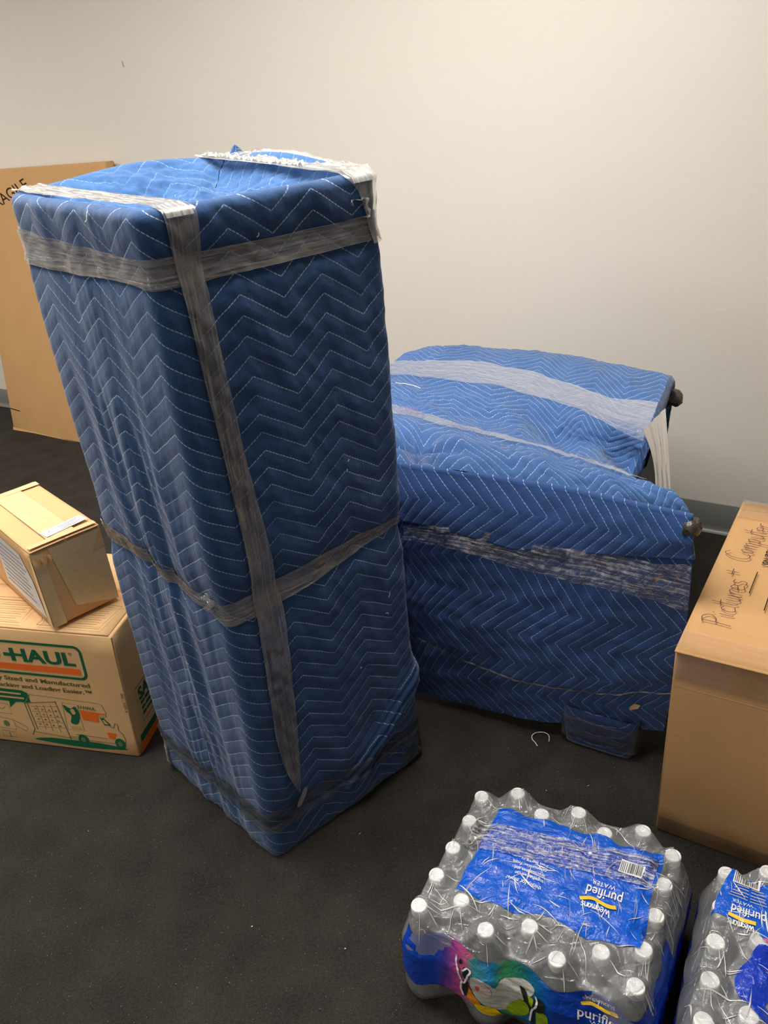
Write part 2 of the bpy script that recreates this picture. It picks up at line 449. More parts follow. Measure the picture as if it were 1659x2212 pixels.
# ================================================================= CARTONS
def carton(name, label, V8, mat, bev=.004, bulge=.004):
    """V8: four bottom corners then four top corners, counter-clockwise seen from above"""
    root = empty(name, sum((Vector(v) for v in V8[:4]), Vector()) / 4, label, 'box')
    bm = bmesh.new(); vs = [bm.verts.new(v) for v in V8]
    for f in ([3, 2, 1, 0], [4, 5, 6, 7], [0, 1, 5, 4], [1, 2, 6, 5], [2, 3, 7, 6], [3, 0, 4, 7]): bm.faces.new([vs[i] for i in f])
    bmesh.ops.bevel(bm, geom=bm.edges[:], offset=bev, segments=2, affect='EDGES')
    big = [f for f in bm.faces if f.calc_area() > .01]
    bmesh.ops.subdivide_edges(bm, edges=list({e for f in big for e in f.edges}), cuts=6, use_grid_fill=True)
    b = put_bm('body', bm, mat, root, False)
    md = b.modifiers.new('w', 'WEIGHTED_NORMAL')
    for p in b.data.polygons: p.use_smooth = True
    return root, b
def flap(name, quad, mat, root, th=.004, wav=.0015):
    """thin board on top of a box: quad counter-clockwise from above"""
    n = 10; q = [Vector(p) for p in quad]; rows = []
    for i in range(n + 1):
        row = []
        for j in range(n + 1):
            a, b = i / n, j / n
            p = q[0] * (1 - a) * (1 - b) + q[1] * a * (1 - b) + q[2] * a * b + q[3] * (1 - a) * b
            row.append(p + Vector((0, 0, wav * (noise.noise(p * 7) + .3))))
        rows.append(row)
    o = grid(name, rows, mat, root, smooth=True)
    md = o.modifiers.new('thick', 'SOLIDIFY'); md.thickness = th; md.offset = 1
    return o

# ---- moving carton with printed logo, left
un = Vector((-.7484, 1.6369, 0)); tu = Vector((-.7358, 1.6556, .402)); exU = Vector((-.9621, .2727, 0))
eyU = Vector((.0145, .051, .9986)); rtU = Vector((.2727, .9621, 0)); WU, DU = .62, .42
rtV = Vector((.2076, .9782, 0)); b0, b1 = un, un + rtV * DU; b2, b3 = b1 + exU * WU, b0 + exU * WU
t0, t1 = tu, tu + rtV * (DU - .02); t2, t3 = t1 + exU * (WU + .0), t0 + exU * (WU + .0)
box1, _ = carton('moving_box', 'brown moving carton printed green and orange with a truck, below the small parcel', [b0, b1, b2, b3, t0, t1, t2, t3], MT['kraft_a'])
Z1 = Vector((0, 0, .003))
mid = .5
e = .012
fa = t0 + rtU * e * .3 + exU * e + Z1; fb = t3 + rtU * e * .3 + Z1; fc = t2 - rtU * e * .3 + Z1; fd = t1 - rtU * e * .3 + exU * e + Z1
m1 = (fa + fd) / 2; m2 = (fb + fc) / 2
flap('flap', [fa, m1 - rtU * .001, m2 - rtU * .001, fb], MT['kraft_a'], box1)
flap('flap', [m1 + rtU * .001, fd, fc, m2 + rtU * .001], MT['kraft_a'], box1)
# prints on the front face: x measured leftwards from the near right corner, mirrored so text reads
FU = lambda off: (lambda x, y: plane_fn(un, -exU, eyU, off)(x, y))
def pu(nm, poly, mat, off=.0008): return drape(nm, [(-x, y) for x, y in poly], FU(off), mat, box1, .5)
def pl(nm, lines, wd, mat, off=.0009): return drape_bm(nm, ribbons([[(-x, y) for x, y in L] for L in lines], wd), FU(off), mat, box1, .5)
def pt(nm, s, size, x, y, mat, sx=1., bold=0., ang=0): return drape_bm(nm, text_bm(s, size, -x, y, ang, sx, bold), FU(.0011), mat, box1, .5)
# logo frame: thick green rounded outline
LX0, LX1, LY0, LY1 = .098, .522, .2530, .3650
outer = loop_rect(LX0, LY0, LX1, LY1, .022); inner = loop_rect(LX0 + .008, LY0 + .008, LX1 - .008, LY1 - .008, .015)
bm = bmesh.new()
vo = [bm.verts.new((-x, y, 0)) for x, y in outer]; vi = [bm.verts.new((-x, y, 0)) for x, y in inner]
for i in range(len(vo)):
    j = (i + 1) % len(vo); bm.faces.new((vo[i], vo[j], vi[j], vi[i]))
drape_bm('logo_frame', bm, FU(.0009), MT['green_ink'], box1, .5)
pf = lambda nm, s, x0, x1, y0, y1, mat, bold=0.: drape_bm(nm, fit(text_bm(s, 1., 0, 0, 0, 1, bold), -x0, -x1, y0, y1), FU(.0011), mat, box1, .5)
pf('logo_lettering', 'HAUL', .328, .125, .297, .341, MT['green_ink'], .035)
pf('logo_lettering', 'U', .420, .362, .297, .341, MT['green_ink'], .035)
pl('logo_lettering', [[(.350, .3185), (.318, .3185)]], .011, MT['green_ink'], .0012)
pu('logo_stripe', [(.500, .268), (.117, .2695), (.117, .2895), (.500, .2885)], MT['orange_ink'])
pt('registered_mark', '®', .014, .140, .332, MT['green_ink'])
pf('slogan', 'Specifically Sized and Manufactured', .505, .1003, .2250, .2440, MT['olive_ink'], .02)
pf('slogan', 'to make Packing and Loading Easier.™', .505, .1003, .2010, .2200, MT['olive_ink'], .02)
pu('speech_bubble', [(.560, .198), (.330, .196), (.313, .187), (.3124, .154), (.3614, .153), (.3879, .130), (.384, .153), (.560, .155)], MT['green_ink'])
pl('speech_bubble_lines', [[(.52, .184), (.336, .183)], [(.52, .168), (.330, .168)]], .006, MT['kraft_c'], .0011)
# truck drawing
body = [(.3078, .1844), (.094, .178), (.0804, .1745), (.0724, .1448), (.0769, .1327), (.0981, .1317), (.090, .112), (.062, .096)]
pl('truck_outline', [body], .0016, MT['green_pale'])
pl('truck_outline', [[(.062, .096), (.0601, .0984), (.0532, .1142), (.0453, .1103), (.0472, .09), (.0360, .078), (.0329, .060), (.0333, .0481)]], .0022, MT['green_pale'])
pl('truck_outline', [[(.0333, .0481), (.0449, .040), (.19, .040), (.335, .050)], [(.212, .047), (.19, .047), (.19, .058), (.09, .055)]], .002, MT['green_pale'])
pl('truck_outline', [[(.3078, .1844), (.3341, .1497), (.3264, .0604), (.3396, .0378)], [(.325, .155), (.317, .06)], [(.229, .170), (.213, .037)], [(.3341, .152), (.229, .167)]], .003, MT['green_pale'])
for q in range(5):
    pl('cargo_lines', [[(.316 - q * .001, .142 - q * .018), (.224 - q * .0012, .152 - q * .019)]], .0012, MT['green_pale'])
pl('cargo_lines', [[(.296, .150), (.288, .062)], [(.272, .152), (.266, .060)], [(.248, .156), (.240, .058)]], .0012, MT['green_pale'])
pl('cargo_marks', [[(.305 - .022 * i, .135 - .018 * j), (.299 - .022 * i, .135 - .018 * j)] for i in range(4) for j in range(4)], .004, MT['brown_ink'])
pu('truck_orange_panel', [(.1583, .1491), (.0993, .1448), (.1033, .1112), (.1527, .1133)], MT['orange_ink'])
pu('truck_orange_stripe', [(.0990, .1440), (.078, .1440), (.075, .139), (.0995, .138)], MT['orange_ink'])
pu('truck_hood_panel', [(.0861, .0782), (.0563, .0771), (.068, .0536), (.085, .0581)], MT['orange_ink'])
pt('truck_lettering', 'U-HAUL', .0150, .158, .154, MT['green_pale'], 1.0, .0006, -.04)
pu('truck_artwork', smooth_line([(.205, .160), (.185, .150), (.168, .158), (.160, .135), (.166, .110), (.178, .095), (.196, .100), (.188, .125), (.202, .140)], 4, True), MT['green_ink'])
pu('truck_artwork_spot', smooth_line([(.186, .146), (.175, .149), (.172, .134), (.182, .130)], 4, True), MT['kraft_c'], .0012)
pl('truck_artwork_lines', [[(.2078, .1679), (.1599, .1654), (.1597, .0753), (.2131, .0717), (.2078, .1679)], [(.200, .085), (.166, .085)], [(.200, .079), (.166, .079)]], .0012, MT['green_pale'])
pu('truck_window', [(.095, .128), (.085, .129), (.066, .104), (.088, .103)], MT['green_ink'])
pu('truck_window_glint', [(.090, .122), (.083, .122), (.074, .108), (.085, .108)], MT['kraft_c'], .0012)
pu('truck_shadow', smooth_line([(.335, .0205), (.287, .0326), (.2197, .0345), (.1182, .0348), (.0325, .0241), (.10, .0155), (.2, .0125)], 4, True), MT['green_ink'], .0007)
for cx, cy in ((.1703, .0414), (.0519, .0420)):
    ring = [(cx + .0165 * math.cos(a), cy + .019 * math.sin(a)) for a in np.linspace(0, 2 * math.pi, 21)[:-1]]
    pu('truck_wheel', ring, MT['green_ink'], .0012)
    pu('truck_hub', [(cx + .0075 * math.cos(a), cy + .009 * math.sin(a)) for a in np.linspace(0, 2 * math.pi, 15)[:-1]], MT['green_pale'], .0015)
# drawn boxes and figure on the left
for poly in ([(.46, .1466), (.3928, .1400), (.3891, .1058), (.46, .1058)], [(.46, .0935), (.3926, .0848), (.3928, .0483), (.46, .0515)],
             [(.3898, .0834), (.3486, .061), (.3592, .0474), (.3899, .0626)], [(.4421, .0419), (.3996, .0369), (.3986, .0194), (.4465, .0183)]):  # drawn cartons
    pl('drawn_box', outline(poly), .0014, MT['green_pale'])
pu('drawn_spot', [(.420 + .010 * math.cos(a), .068 + .011 * math.sin(a)) for a in np.linspace(0, 6.28, 13)[:-1]], MT['green_pale'])
pl('drawn_line', [[(.405, .13), (.42, .12), (.43, .128)]], .0014, MT['brown_ink'])
pl('drawn_line', [[(.42, .037), (.42, .019)]], .0014, MT['brown_ink'])
pt('fine_print', 'BBL / 2009-A', .012, .0100, .222, MT['brown_ink'], 1.0, .0, -1.57)
# right face prints
GR = lambda off: plane_fn(un, rtV, (tu - un).normalized(), off * .4)
def gr(nm, lines, wd, mat): return drape_bm(nm, ribbons(lines, wd), GR(.0030), mat, box1, .5)
gr('side_label_frame', outline([(.044, .196), (.30, .196), (.30, .083), (.054, .082)]), .002, MT['green_ink'])
drape_bm('side_lettering', text_bm('SAFE', .052, .058, .150, 0, 1.0, .0015), GR(.0030), MT['green_ink'], box1, .5)
for k, sx in enumerate((1.5, 1.35, 1.45)):
    gr('side_lettering', [[(.062, .138 - k * .018), (.062 + .02, .138 - k * .018)], [(.087, .138 - k * .018), (.11 * sx, .138 - k * .018)]], .009, MT['green_ink'])
drape('side_stripe', [(.024, .034), (.38, .034), (.38, .055), (.024, .055)], GR(.0030), MT['green_ink'], box1, .5)
drape('side_stripe', [(.014, .003), (.38, .003), (.38, .032), (.020, .032)], GR(.0032), MT['orange_ink'], box1, .5)
# printed ruled frames on the top flaps
TU = plane_fn(tu + Vector((0, 0, .0125)), -exU, rtU, 0)
def tl_(lines): return drape_bm('top_ruled_lines', ribbons([[(-x, y) for x, y in L] for L in lines], .0018), TU, MT['olive_ink'], box1, .5)
tl_([[(.231, .012), (.228, .032), (.244, .060)], [(.231, .012), (.045, .014), (.035, .119), (.20, .125)]])
tl_([[(.20, .03 + .02 * k), (.06, .032 + .02 * k)] for k in range(5)])
tl_([[(.50, .012), (.285, .014), (.292, .065), (.296, .125), (.50, .125)]])
tl_([[(.50, .03 + .02 * k), (.31, .032 + .02 * k)] for k in range(5)])

# ---- small parcel on top
sb = [Vector((-.896, 1.701, .4165)), Vector((-.7567, 1.8268, .4165)), Vector((-1.048, 2.1548, .4165)), Vector((-1.180, 2.022, .4165))]
st = [Vector((v.x, v.y, .646)) for v in sb]
box2, _ = carton('parcel', 'small tan shipping parcel with shipping labels, turned askew on the printed moving carton', sb + st, MT['kraft_c'], .003)
a_, b_, c_, d_ = [v + Vector((0, 0, .0015)) for v in st]
mab, mcd = a_.lerp(b_, .5), d_.lerp(c_, .5)
ov = (a_ - d_).normalized() * .003
flap('flap', [a_ + ov, mab + ov - (b_ - a_).normalized() * .001, mcd, d_], MT['kraft_c'], box2, .003, .003)
flap('flap', [mab + ov + (b_ - a_).normalized() * .001, b_ + ov, c_, mcd + (b_ - a_).normalized() * .001], MT['kraft_c'], box2, .003, .003)
exS = (b_ - a_).normalized(); eyS = (d_ - a_).normalized(); LS = (b_ - a_).length; LY = (d_ - a_).length
ST = plane_fn(a_ + Vector((0, 0, .0065)), exS, eyS, 0)
bm = ribbons([[(LS * .5, .02 + k * .02) for k in range(int((LY - .02) / .02))]], .075)
drape_bm('tape', bm, lambda x, y: ST(x, y) + Vector((0, 0, .0008 * noise.noise(Vector((x * 60, y * 20, 0))))), MT['tape_tan'], box2, .01)
bm = ribbons([[(.0, LY - .022), (LS, LY - .022)]], .03)
drape_bm('tape', bm, lambda x, y: ST(x, y) + Vector((0, 0, .0006)), MT['tape_tan'], box2, .02)
bm = ribbons([[(.004, .012), (LS - .004, .012)]], .02)
drape_bm('tape', bm, lambda x, y: ST(x, y) + Vector((0, 0, .0006)), MT['tape_tan'], box2, .02)
bm = ribbons([[(LS * .5 - .035, .048), (LS - .012, .062)]], .040)
AL = drape_bm('address_label', bm, lambda x, y: ST(x, y) + Vector((0, 0, .0018)), MT['paper'], box2, .02)
bm = ribbons([[(LS * .5 + .01 * 1, .062 - .008 * k), (LS - .024 - .006 * (k % 2), .072 - .008 * k)] for k in range(4)] + [[(LS * .5 - .02, .052), (LS * .5 - .012, .055)]], .0016)
drape_bm('address_lettering', bm, lambda x, y: ST(x, y) + Vector((0, 0, .0026)), MT['grey_ink'], AL, .02)
# front (near) face: wide clear tan tape panel, vertical tape at the corner
SF = plane_fn(sb[0], exS, (0, 0, 1), .0012)
drape('tape', [(.072, .035), (LS - .001, .0), (LS - .001, .222), (.046, .222)], lambda x, y: SF(x, y) + Vector((0, 0, 0)), MT['tape_tan'], box2, .03)
drape('tape', [(.0, .0), (.036, .0), (.030, .215), (.0, .222)], SF, MT['tape_tan'], box2, .03)
drape('tape_fold', [(LS - .035, .165), (LS, .170), (LS, .222)], plane_fn(sb[0], exS, (0, 0, 1), .002), MT['kraft_c'], box2, .05)
def fold(x, y):
    return plane_fn(sb[0], exS, (0, 0, 1), .004 + .009 * abs(math.sin(x * 170)))(x, y - .006 * math.sin(x * 90))
drape('tape_fold', [(.0, .196), (.045, .190), (.048, .206), (.0, .213)], fold, MT['kraft_c'], box2, .004)
SL = plane_fn(sb[3], (sb[0] - sb[3]).normalized(), (0, 0, 1), .0012)
LL = (sb[0] - sb[3]).length
drape('tape', [(LL - .03, .0), (LL, .0), (LL, .222), (LL - .012, .222)], SL, MT['tape_tan'], box2, .03)
SLb = drape('shipping_label', [(LL - .30, .03), (LL - .025, .02), (LL - .045, .130), (LL - .09, .195), (LL - .30, .205)], plane_fn(sb[3], (sb[0] - sb[3]).normalized(), (0, 0, 1), .0018), MT['paper'], box2, .05)
bm = ribbons([[(LL - .28, .05 + .016 * k), (LL - .075 - .012 * (k % 3), .05 + .016 * k)] for k in range(9)], .0035)
drape_bm('shipping_lettering', bm, plane_fn(sb[3], (sb[0] - sb[3]).normalized(), (0, 0, 1), .0026), MT['grey_ink'], SLb, .05)

# ---- large carton at the right
A3 = Vector((.5675, 1.2433, 0)); ex3 = Vector((.8323, -.5543, 0)); ey3 = Vector((.5543, .8323, 0)); rb_dir = Vector((.571, .821, 0)).normalized()
W3, D3, H3 = .50, .717, .527
q = [A3, A3 + ex3 * W3, A3 + ex3 * W3 + rb_dir * D3, A3 + rb_dir * D3]
box3, _ = carton('large_box', 'large brown carton with handwriting on its lid, right of the wrapped armchair', q + [p + Vector((0, 0, H3)) for p in q], MT['kraft_b'])
zt = Vector((0, 0, H3 + .002))
hang = -rb_dir * .006
flap('flap', [q[0] + zt + hang, q[0] + ex3 * W3 * .5 + zt + hang, q[3] + ex3 * W3 * .5 + zt, q[3] + zt], MT['kraft_b'], box3, .004)
flap('flap', [q[0] + ex3 * W3 * .502 + zt + hang, q[1] + zt + hang, q[2] + zt, q[3] + ex3 * W3 * .502 + zt], MT['kraft_b'], box3, .004)
MT['clear_tape'] = film_mat('clear_packing_tape', .05, .28, (226, 205, 170), 8, 60, .14, .0012, .7)
def uvgrid(name, Fn, x0, x1, y0, y1, mat, root, n=24, m=8):
    P = [[Fn(x, y) for x in np.linspace(x0, x1, n)] for y in np.linspace(y0, y1, m)]
    U = [[(x, y) for x in np.linspace(x0, x1, n)] for y in np.linspace(y0, y1, m)]
    return grid(name, P, mat, root, U)
T3 = lambda off: (lambda x, y: A3 + ex3 * x + rb_dir * y + Vector((0, 0, H3 + .0075 + off + .0005 * noise.noise(Vector((x * 30, y * 30, 0))))))
F3 = lambda off: plane_fn(A3, ex3, (0, 0, 1), off)
uvgrid('clear_tape', T3(.001), .002, W3, .0, .068, MT['clear_tape'], box3)
uvgrid('clear_tape', T3(.001), .002, W3, .615, .717, MT['clear_tape'], box3)
uvgrid('clear_tape', F3(.0016), .002, W3, .455, .524, MT['clear_tape'], box3)
uvgrid('clear_tape', F3(.0016), .0, W3, .0, .050, MT['clear_tape'], box3)
drape_bm('board_seam', ribbons([[(.002, .438), (.30, .440), (W3, .436)]], .003), F3(.0006), MT['kraft_a'], box3, .05)
# handwriting strokes (unit letters: x right, y up, baseline 0, x-height .5)
HW = {'P': (.62, [[(.1, -.05), (.14, .5), (.12, 1)], [(.02, .95), (.35, 1.02), (.55, .8), (.4, .55), (.12, .5)]]),
      'i': (.3, [[(.12, .5), (.12, .1), (.2, 0)], [(.12, .68), (.13, .74)]]),
      'c': (.42, [[(.36, .45), (.2, .52), (.06, .28), (.16, .02), (.38, .08)]]),
      't': (.36, [[(.16, .95), (.14, .2), (.26, 0)], [(.0, .62), (.34, .66)]]),
      'u': (.46, [[(.06, .5), (.08, .1), (.22, 0), (.36, .15), (.38, .5)], [(.38, .5), (.38, .1), (.46, 0)]]),
      'r': (.38, [[(.08, .5), (.1, 0)], [(.1, .3), (.2, .48), (.36, .5)]]),
      'e': (.42, [[(.06, .25), (.34, .3), (.3, .48), (.14, .5), (.05, .25), (.16, .02), (.4, .08)]]),
      's': (.4, [[(.34, .48), (.12, .5), (.1, .34), (.3, .2), (.24, .02), (.02, .04)]]),
      '+': (.62, [[(.3, .55), (.3, .05)], [(.05, .3), (.55, .3)]]),
      'C': (.62, [[(.55, .85), (.3, 1.), (.05, .6), (.12, .12), (.4, .0), (.58, .15)]]),
      'o': (.45, [[(.22, .5), (.05, .25), (.2, .0), (.38, .22), (.24, .5)]]),
      'm': (.62, [[(.05, .5), (.06, 0)], [(.06, .35), (.2, .5), (.28, .3), (.28, 0)], [(.28, .35), (.42, .5), (.52, .3), (.54, 0)]]),
      'p': (.45, [[(.08, .5), (.08, -.4)], [(.08, .4), (.28, .52), (.38, .25), (.22, .02), (.08, .1)]]),
      'T': (.6, [[(.0, .9), (.56, .95)], [(.28, .92), (.26, 0)]]), 'I': (.5, [[(.05, .9), (.45, .92)], [(.25, .9), (.24, .02)], [(.0, .0), (.45, .04)]]),
      'N': (.6, [[(.05, 0), (.08, .9), (.45, .05), (.5, .95)]]), 'G': (.65, [[(.55, .8), (.3, .95), (.05, .5), (.25, .02), (.55, .15), (.55, .45), (.3, .42)]]),
      'R': (.6, [[(.08, 0), (.1, .95)], [(.1, .95), (.45, .9), (.42, .55), (.1, .5), (.5, 0)]]), 'O': (.6, [[(.3, .95), (.05, .5), (.3, 0), (.54, .45), (.3, .95)]]),
      'M': (.75, [[(.03, 0), (.1, .95), (.35, .3), (.6, .95), (.68, 0)]]), ' ': (.4, []),
      'W': (.8, [[(.0, .9), (.2, .1), (.38, .6), (.55, .1), (.85, 1.1)]]), 'g': (.45, [[(.36, .45), (.12, .48), (.08, .2), (.34, .15), (.38, .5), (.36, -.3), (.1, -.3)]]),
      'a': (.45, [[(.36, .45), (.12, .48), (.08, .1), (.34, .12), (.38, .5), (.44, 0)]]), 'n': (.46, [[(.05, .5), (.06, 0)], [(.06, .35), (.25, .5), (.36, .3), (.4, 0)]])}
def write(s, h, x=0, y=0, ang=0, wd=.002, sx=1.):
    L = []; cx = 0
    ca, sa = math.cos(ang), math.sin(ang)
    for ch in s:
        adv, ss = HW[ch]
        for st_ in ss:
            pts = [((cx + p[0] * sx) * h, p[1] * h) for p in st_]
            pts = [(x + a * ca - b * sa, y + a * sa + b * ca) for a, b in pts]
            L.append(smooth_line(pts, 4) if len(pts) > 2 else pts)
        cx += adv * sx
    return ribbons(L, wd)
# text frame on the lid: reads away from the viewer, letter tops point left
LID = lambda x, y: T3(.0015)(-y, x)      # x along depth, y towards the left edge
drape_bm('handwriting', write('Pictures', .056, .108, -.080, -.02, .0021, 1.05), LID, MT['pen'], box3, .04)
drape_bm('handwriting', write('+', .055, .318, -.062, 0, .0021), LID, MT['pen'], box3, .04)
drape_bm('handwriting', write('Computer', .056, .395, -.066, -.13, .0021, .95), LID, MT['pen'], box3, .04)
LID2 = lambda x, y: T3(.0015)(y, x)
LR = lambda x, y: T3(.0015)(y, -x)       # reads towards the viewer, letter tops point right
drape_bm('printed_lettering', text_bm('REG. NO.', .021, -.470, .098, 0, .92, .0006), LR, MT['black_ink'], box3, .04)
drape_bm('printed_lettering', ribbons([[(-.355, .095), (-.255, .094)], [(-.300, .133), (-.20, .133)], [(-.355, .17), (-.255, .17)]], .0022), LR, MT['black_ink'], box3, .2)

# ---- flat carton standing against the wall, far left
fl = Vector((-2.238, 4.568, 0)); fr_dir = EW.copy()
tl3 = Vector((-1.9028, 4.6534, 1.4505)); tr3 = Vector((-.8601, 3.958, 1.44))
up_w = (Vector((-1.9028, 4.6534, 1.4505)) - (fl + fr_dir * .10)); 
nfl = fr_dir.cross(Vector((0, 0, 1))).normalized(); nfl = nfl if nfl.y < 0 else -nfl     # towards the room
lean = Vector((0, 0, 1.4505)) - nfl * .215
L4, T4 = 1.15, .055
q = [fl, fl + fr_dir * L4, fl + fr_dir * L4 - nfl * T4, fl - nfl * T4]
skew = fr_dir * -.02
box4, _ = carton('flat_box', 'tall flat brown carton leaning on the wall behind the wrapped cabinet', q + [p + lean + skew for p in q], MT['kraft_d'])
eyF = (lean + skew).normalized()
FF = lambda off: plane_fn(fl, fr_dir, eyF, off)
drape_bm('cut_slot', ribbons([[(-.002, .135), (.10, .128)]], .006), FF(.0008), MT['black_ink'], box4, .5)
drape_bm('printed_lettering', fit_rot(text_bm('FRAGILE', 1.), .36, .068, .200, 1.262, .30, 2.34), FF(.0010), MT['black_ink'], box4, .5)
drape('bottom_flap', [(.0, .0), (.20, .004), (.6, .0), (.0, .018)], FF(.003), MT['kraft_c'], box4, .5)

# ================================================================= WRAPPED CABINET
tn = Vector((-.331, 1.252, 0)); tlv = Vector((-.660, 1.601, 0)); trv = Vector((.050, 1.555, 0))
eL = (tlv - tn).normalized(); eR = (trv - tn).normalized(); WR, WL = (trv - tn).length, (tlv - tn).length
def round_loop(corners, r, n=8):
    out = []; N = len(corners)
    for i in range(N):
        p, a, b = Vector(corners[i]), Vector(corners[i - 1]), Vector(corners[(i + 1) % N])
        da, db = (a - p).normalized(), (b - p).normalized()
        th = math.acos(da.dot(db)); tlen = r / math.tan(th / 2)
        P0_, P2_ = p + da * tlen, p + db * tlen
        for k in range(n + 1):
            t = k / n; out.append(P0_ * (1 - t) ** 2 + p * 2 * t * (1 - t) + P2_ * t * t)
    return out
back = tlv + trv - tn
loop = round_loop([back, tlv, tn, trv], .030)      # start at the back corner
loop = [Vector(p) for p in loop]; loop.append(loop[0].copy())
arc = [0]
for i in range(1, len(loop)): arc.append(arc[-1] + (loop[i] - loop[i - 1]).length)
PTOT = arc[-1]
# arc position of the near corner
near_i = min(range(len(loop)), key=lambda i: (loop[i] - tn).length); PN = arc[near_i]
cen = (tn + back) / 2
def loop_at(p):
    s = (p + PN) % PTOT
    i = int(np.searchsorted(arc, s)) ; i = max(1, min(i, len(arc) - 1))
    t = (s - arc[i - 1]) / (arc[i] - arc[i - 1] + 1e-9)
    pos = loop[i - 1].lerp(loop[i], t)
    d = (loop[i] - loop[i - 1]).normalized()
    return pos, Vector((d.y, -d.x, 0)) if Vector((d.y, -d.x, 0)).dot(pos - cen) > 0 else Vector((-d.y, d.x, 0))
def normal_at(p):
    return (loop_at(p - .012)[1] + loop_at(p)[1] + loop_at(p + .012)[1]).normalized()
def bl(a, b):   # cabinet top params from world xy
    m = np.array([[eR.x * WR, eL.x * WL], [eR.y * WR, eL.y * WL]])
    return np.linalg.solve(m, np.array([a - tn.x, b - tn.y]))
def rimz(a, b):
    a = min(max(a, 0), 1); b = min(max(b, 0), 1)
    z = 1.447 * (1 - a) * (1 - b) + 1.456 * a * (1 - b) + 1.472 * (1 - a) * b + 1.488 * a * b
    z += .020 * math.exp(-((a - .55) / .35) ** 2) * b ** 3 + .022 * math.exp(-((b - .55) / .35) ** 2) * a ** 6
    return z
def topz(a, b):
    ed = min(a, 1 - a, b, 1 - b); ed = max(0, ed)
    z = rimz(a, b)
    sag = min(1, ed / .28)
    z -= .045 * sag * sag * (3 - 2 * sag)
    z += .014 * sag * fbm(a * 3.2, b * 6 + a * 2, 3, 3) + .008 * sag * math.sin((a * .9 - b * .7) * 18)
    # ridge of bunched blanket running to the back corner
    z += .012 * math.exp(-(((a - .62) * .8 + (b - .6) * .5) / .05) ** 2) * sag * max(0, min(1, 1.6 - 2 * b))
    return z
def zig(u, PER=PER):
    x = u / PER; x = abs((x % 1.) - 0); x = x if x < .5 else 1 - x
    return x * 2
def puff(u, v, PER=PER, ROW=ROW, AMP=AMP):
    x = (v + AMP * zig(u, PER)) / ROW; x = x % 1.; x = min(x, 1 - x) * 2
    return x ** .55
UOFF = .0295
def tall_disp(p, z):
    pf = puff(p + UOFF, z)
    left = 1 / (1 + math.exp((p + .02) / .02)) if p > -.6 else 1
    dsp = .0009 * pf
    dsp += .006 * fbm(p * 4, z * 1.6, 1.3, 3)
    if -.48 < p < .02:
        wv = math.exp(-((p + .23) / .13) ** 2)
        dsp += (.010 * fbm(p * 26 + z * 1.2, z * 2.0, 7.7, 3) + .006 * math.sin(p * 62 + z * 3)) * wv * min(1, max(.25, (1.35 - z) * 2))
    if .02 < p < .55:
        k = z - (.10 + (p - .22) * .80)      # diagonal fold near the floor at the right
        if k < .06 and p > .18: dsp += .016 * math.exp(-((k + .035) / .040) ** 2) * min(1, (p - .18) / .10) + .004 * math.sin(k * 260 + p * 30) * math.exp(-((k + .03) / .05) ** 2) * min(1, (p - .18) / .1)
        dsp += .003 * fbm(p * 14 + z * 9, z * 5 - p * 8, 5, 3)
    # squeeze under the film
    for zc, am in ((1.358, .007), (.712, .008), (.105, .005)):
        dsp -= am * math.exp(-((z - zc) / .035) ** 2)
    if z < .03: dsp -= .006 * (1 - z / .03)
    return dsp
RR = .018
def tall_pos(p, z, off=0.):
    pos, _ = loop_at(p); n = normal_at(p)
    a, b = bl(pos.x, pos.y); h = rimz(a, b)
    zz = z / 1.45 * h
    dd = tall_disp(p, z) + off
    k = z - (1.45 - RR)
    if k > 0: dd -= RR - math.sqrt(max(0, RR * RR - k * k))
    q = pos + n * dd; q.z = zz
    return q
def top_pos(a, b, off=0.):
    p = tn + eR * WR * a + eL * WL * b
    return Vector((p.x, p.y, topz(a, b) + off + .0035 * fbm(a * 30, b * 30, 2, 2)))
cab = empty('wrapped_cabinet', (tn + back) / 2, 'tall boxy cabinet wrapped in quilted blue moving blankets and clear stretch film', 'cabinet')
NP, NZ = 300, 232
ps = np.linspace(-PN, PTOT - PN, NP)
zs = np.concatenate([np.linspace(.001, 1.45 - RR, NZ), 1.45 - RR + RR * np.sin(np.linspace(.2, 1.5, 6))])
cache = []
for p in ps:
    pos, _ = loop_at(p); n = normal_at(p); a, b = bl(pos.x, pos.y); cache.append((p, pos, n, rimz(a, b)))
rows, uvr = [], []
for z in zs:
    row = []
    for p, pos, n, h in cache:
        dd = tall_disp(p, z); k = z - (1.45 - RR)
        if k > 0: dd -= RR - math.sqrt(max(0, RR * RR - k * k))
        row.append((pos.x + n.x * dd, pos.y + n.y * dd, z / 1.45 * h))
    rows.append(row); uvr.append([(p + UOFF, z) for p in ps])
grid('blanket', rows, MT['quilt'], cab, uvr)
# top sheet: rings from the rim to the centre
last = rows[-1]; trs, tuv = [], []
NK = 70
for k in range(NK + 1):
    f = (k / NK)
    row, ur = [], []
    for q in last:
        x = q[0] + (cen.x - q[0]) * f * .998; y = q[1] + (cen.y - q[1]) * f * .998
        a, b = bl(x, y); a_c, b_c = min(max(a, 0), 1), min(max(b, 0), 1)
        zt_ = topz(a_c, b_c) + .0035 * fbm(a * 30, b * 30, 2, 2) * min(1, f * 8)
        wgt = min(1, f * 14)
        z = q[2] * (1 - wgt) + zt_ * wgt
        U_, V_ = a * WR + .06, b * WL
        z += .001 * puff(U_, V_) * wgt
        row.append((x, y, z)); ur.append((U_, V_))
    trs.append(row); tuv.append(ur)
grid('top_blanket', trs, MT['quilt_dim'], cab, tuv)
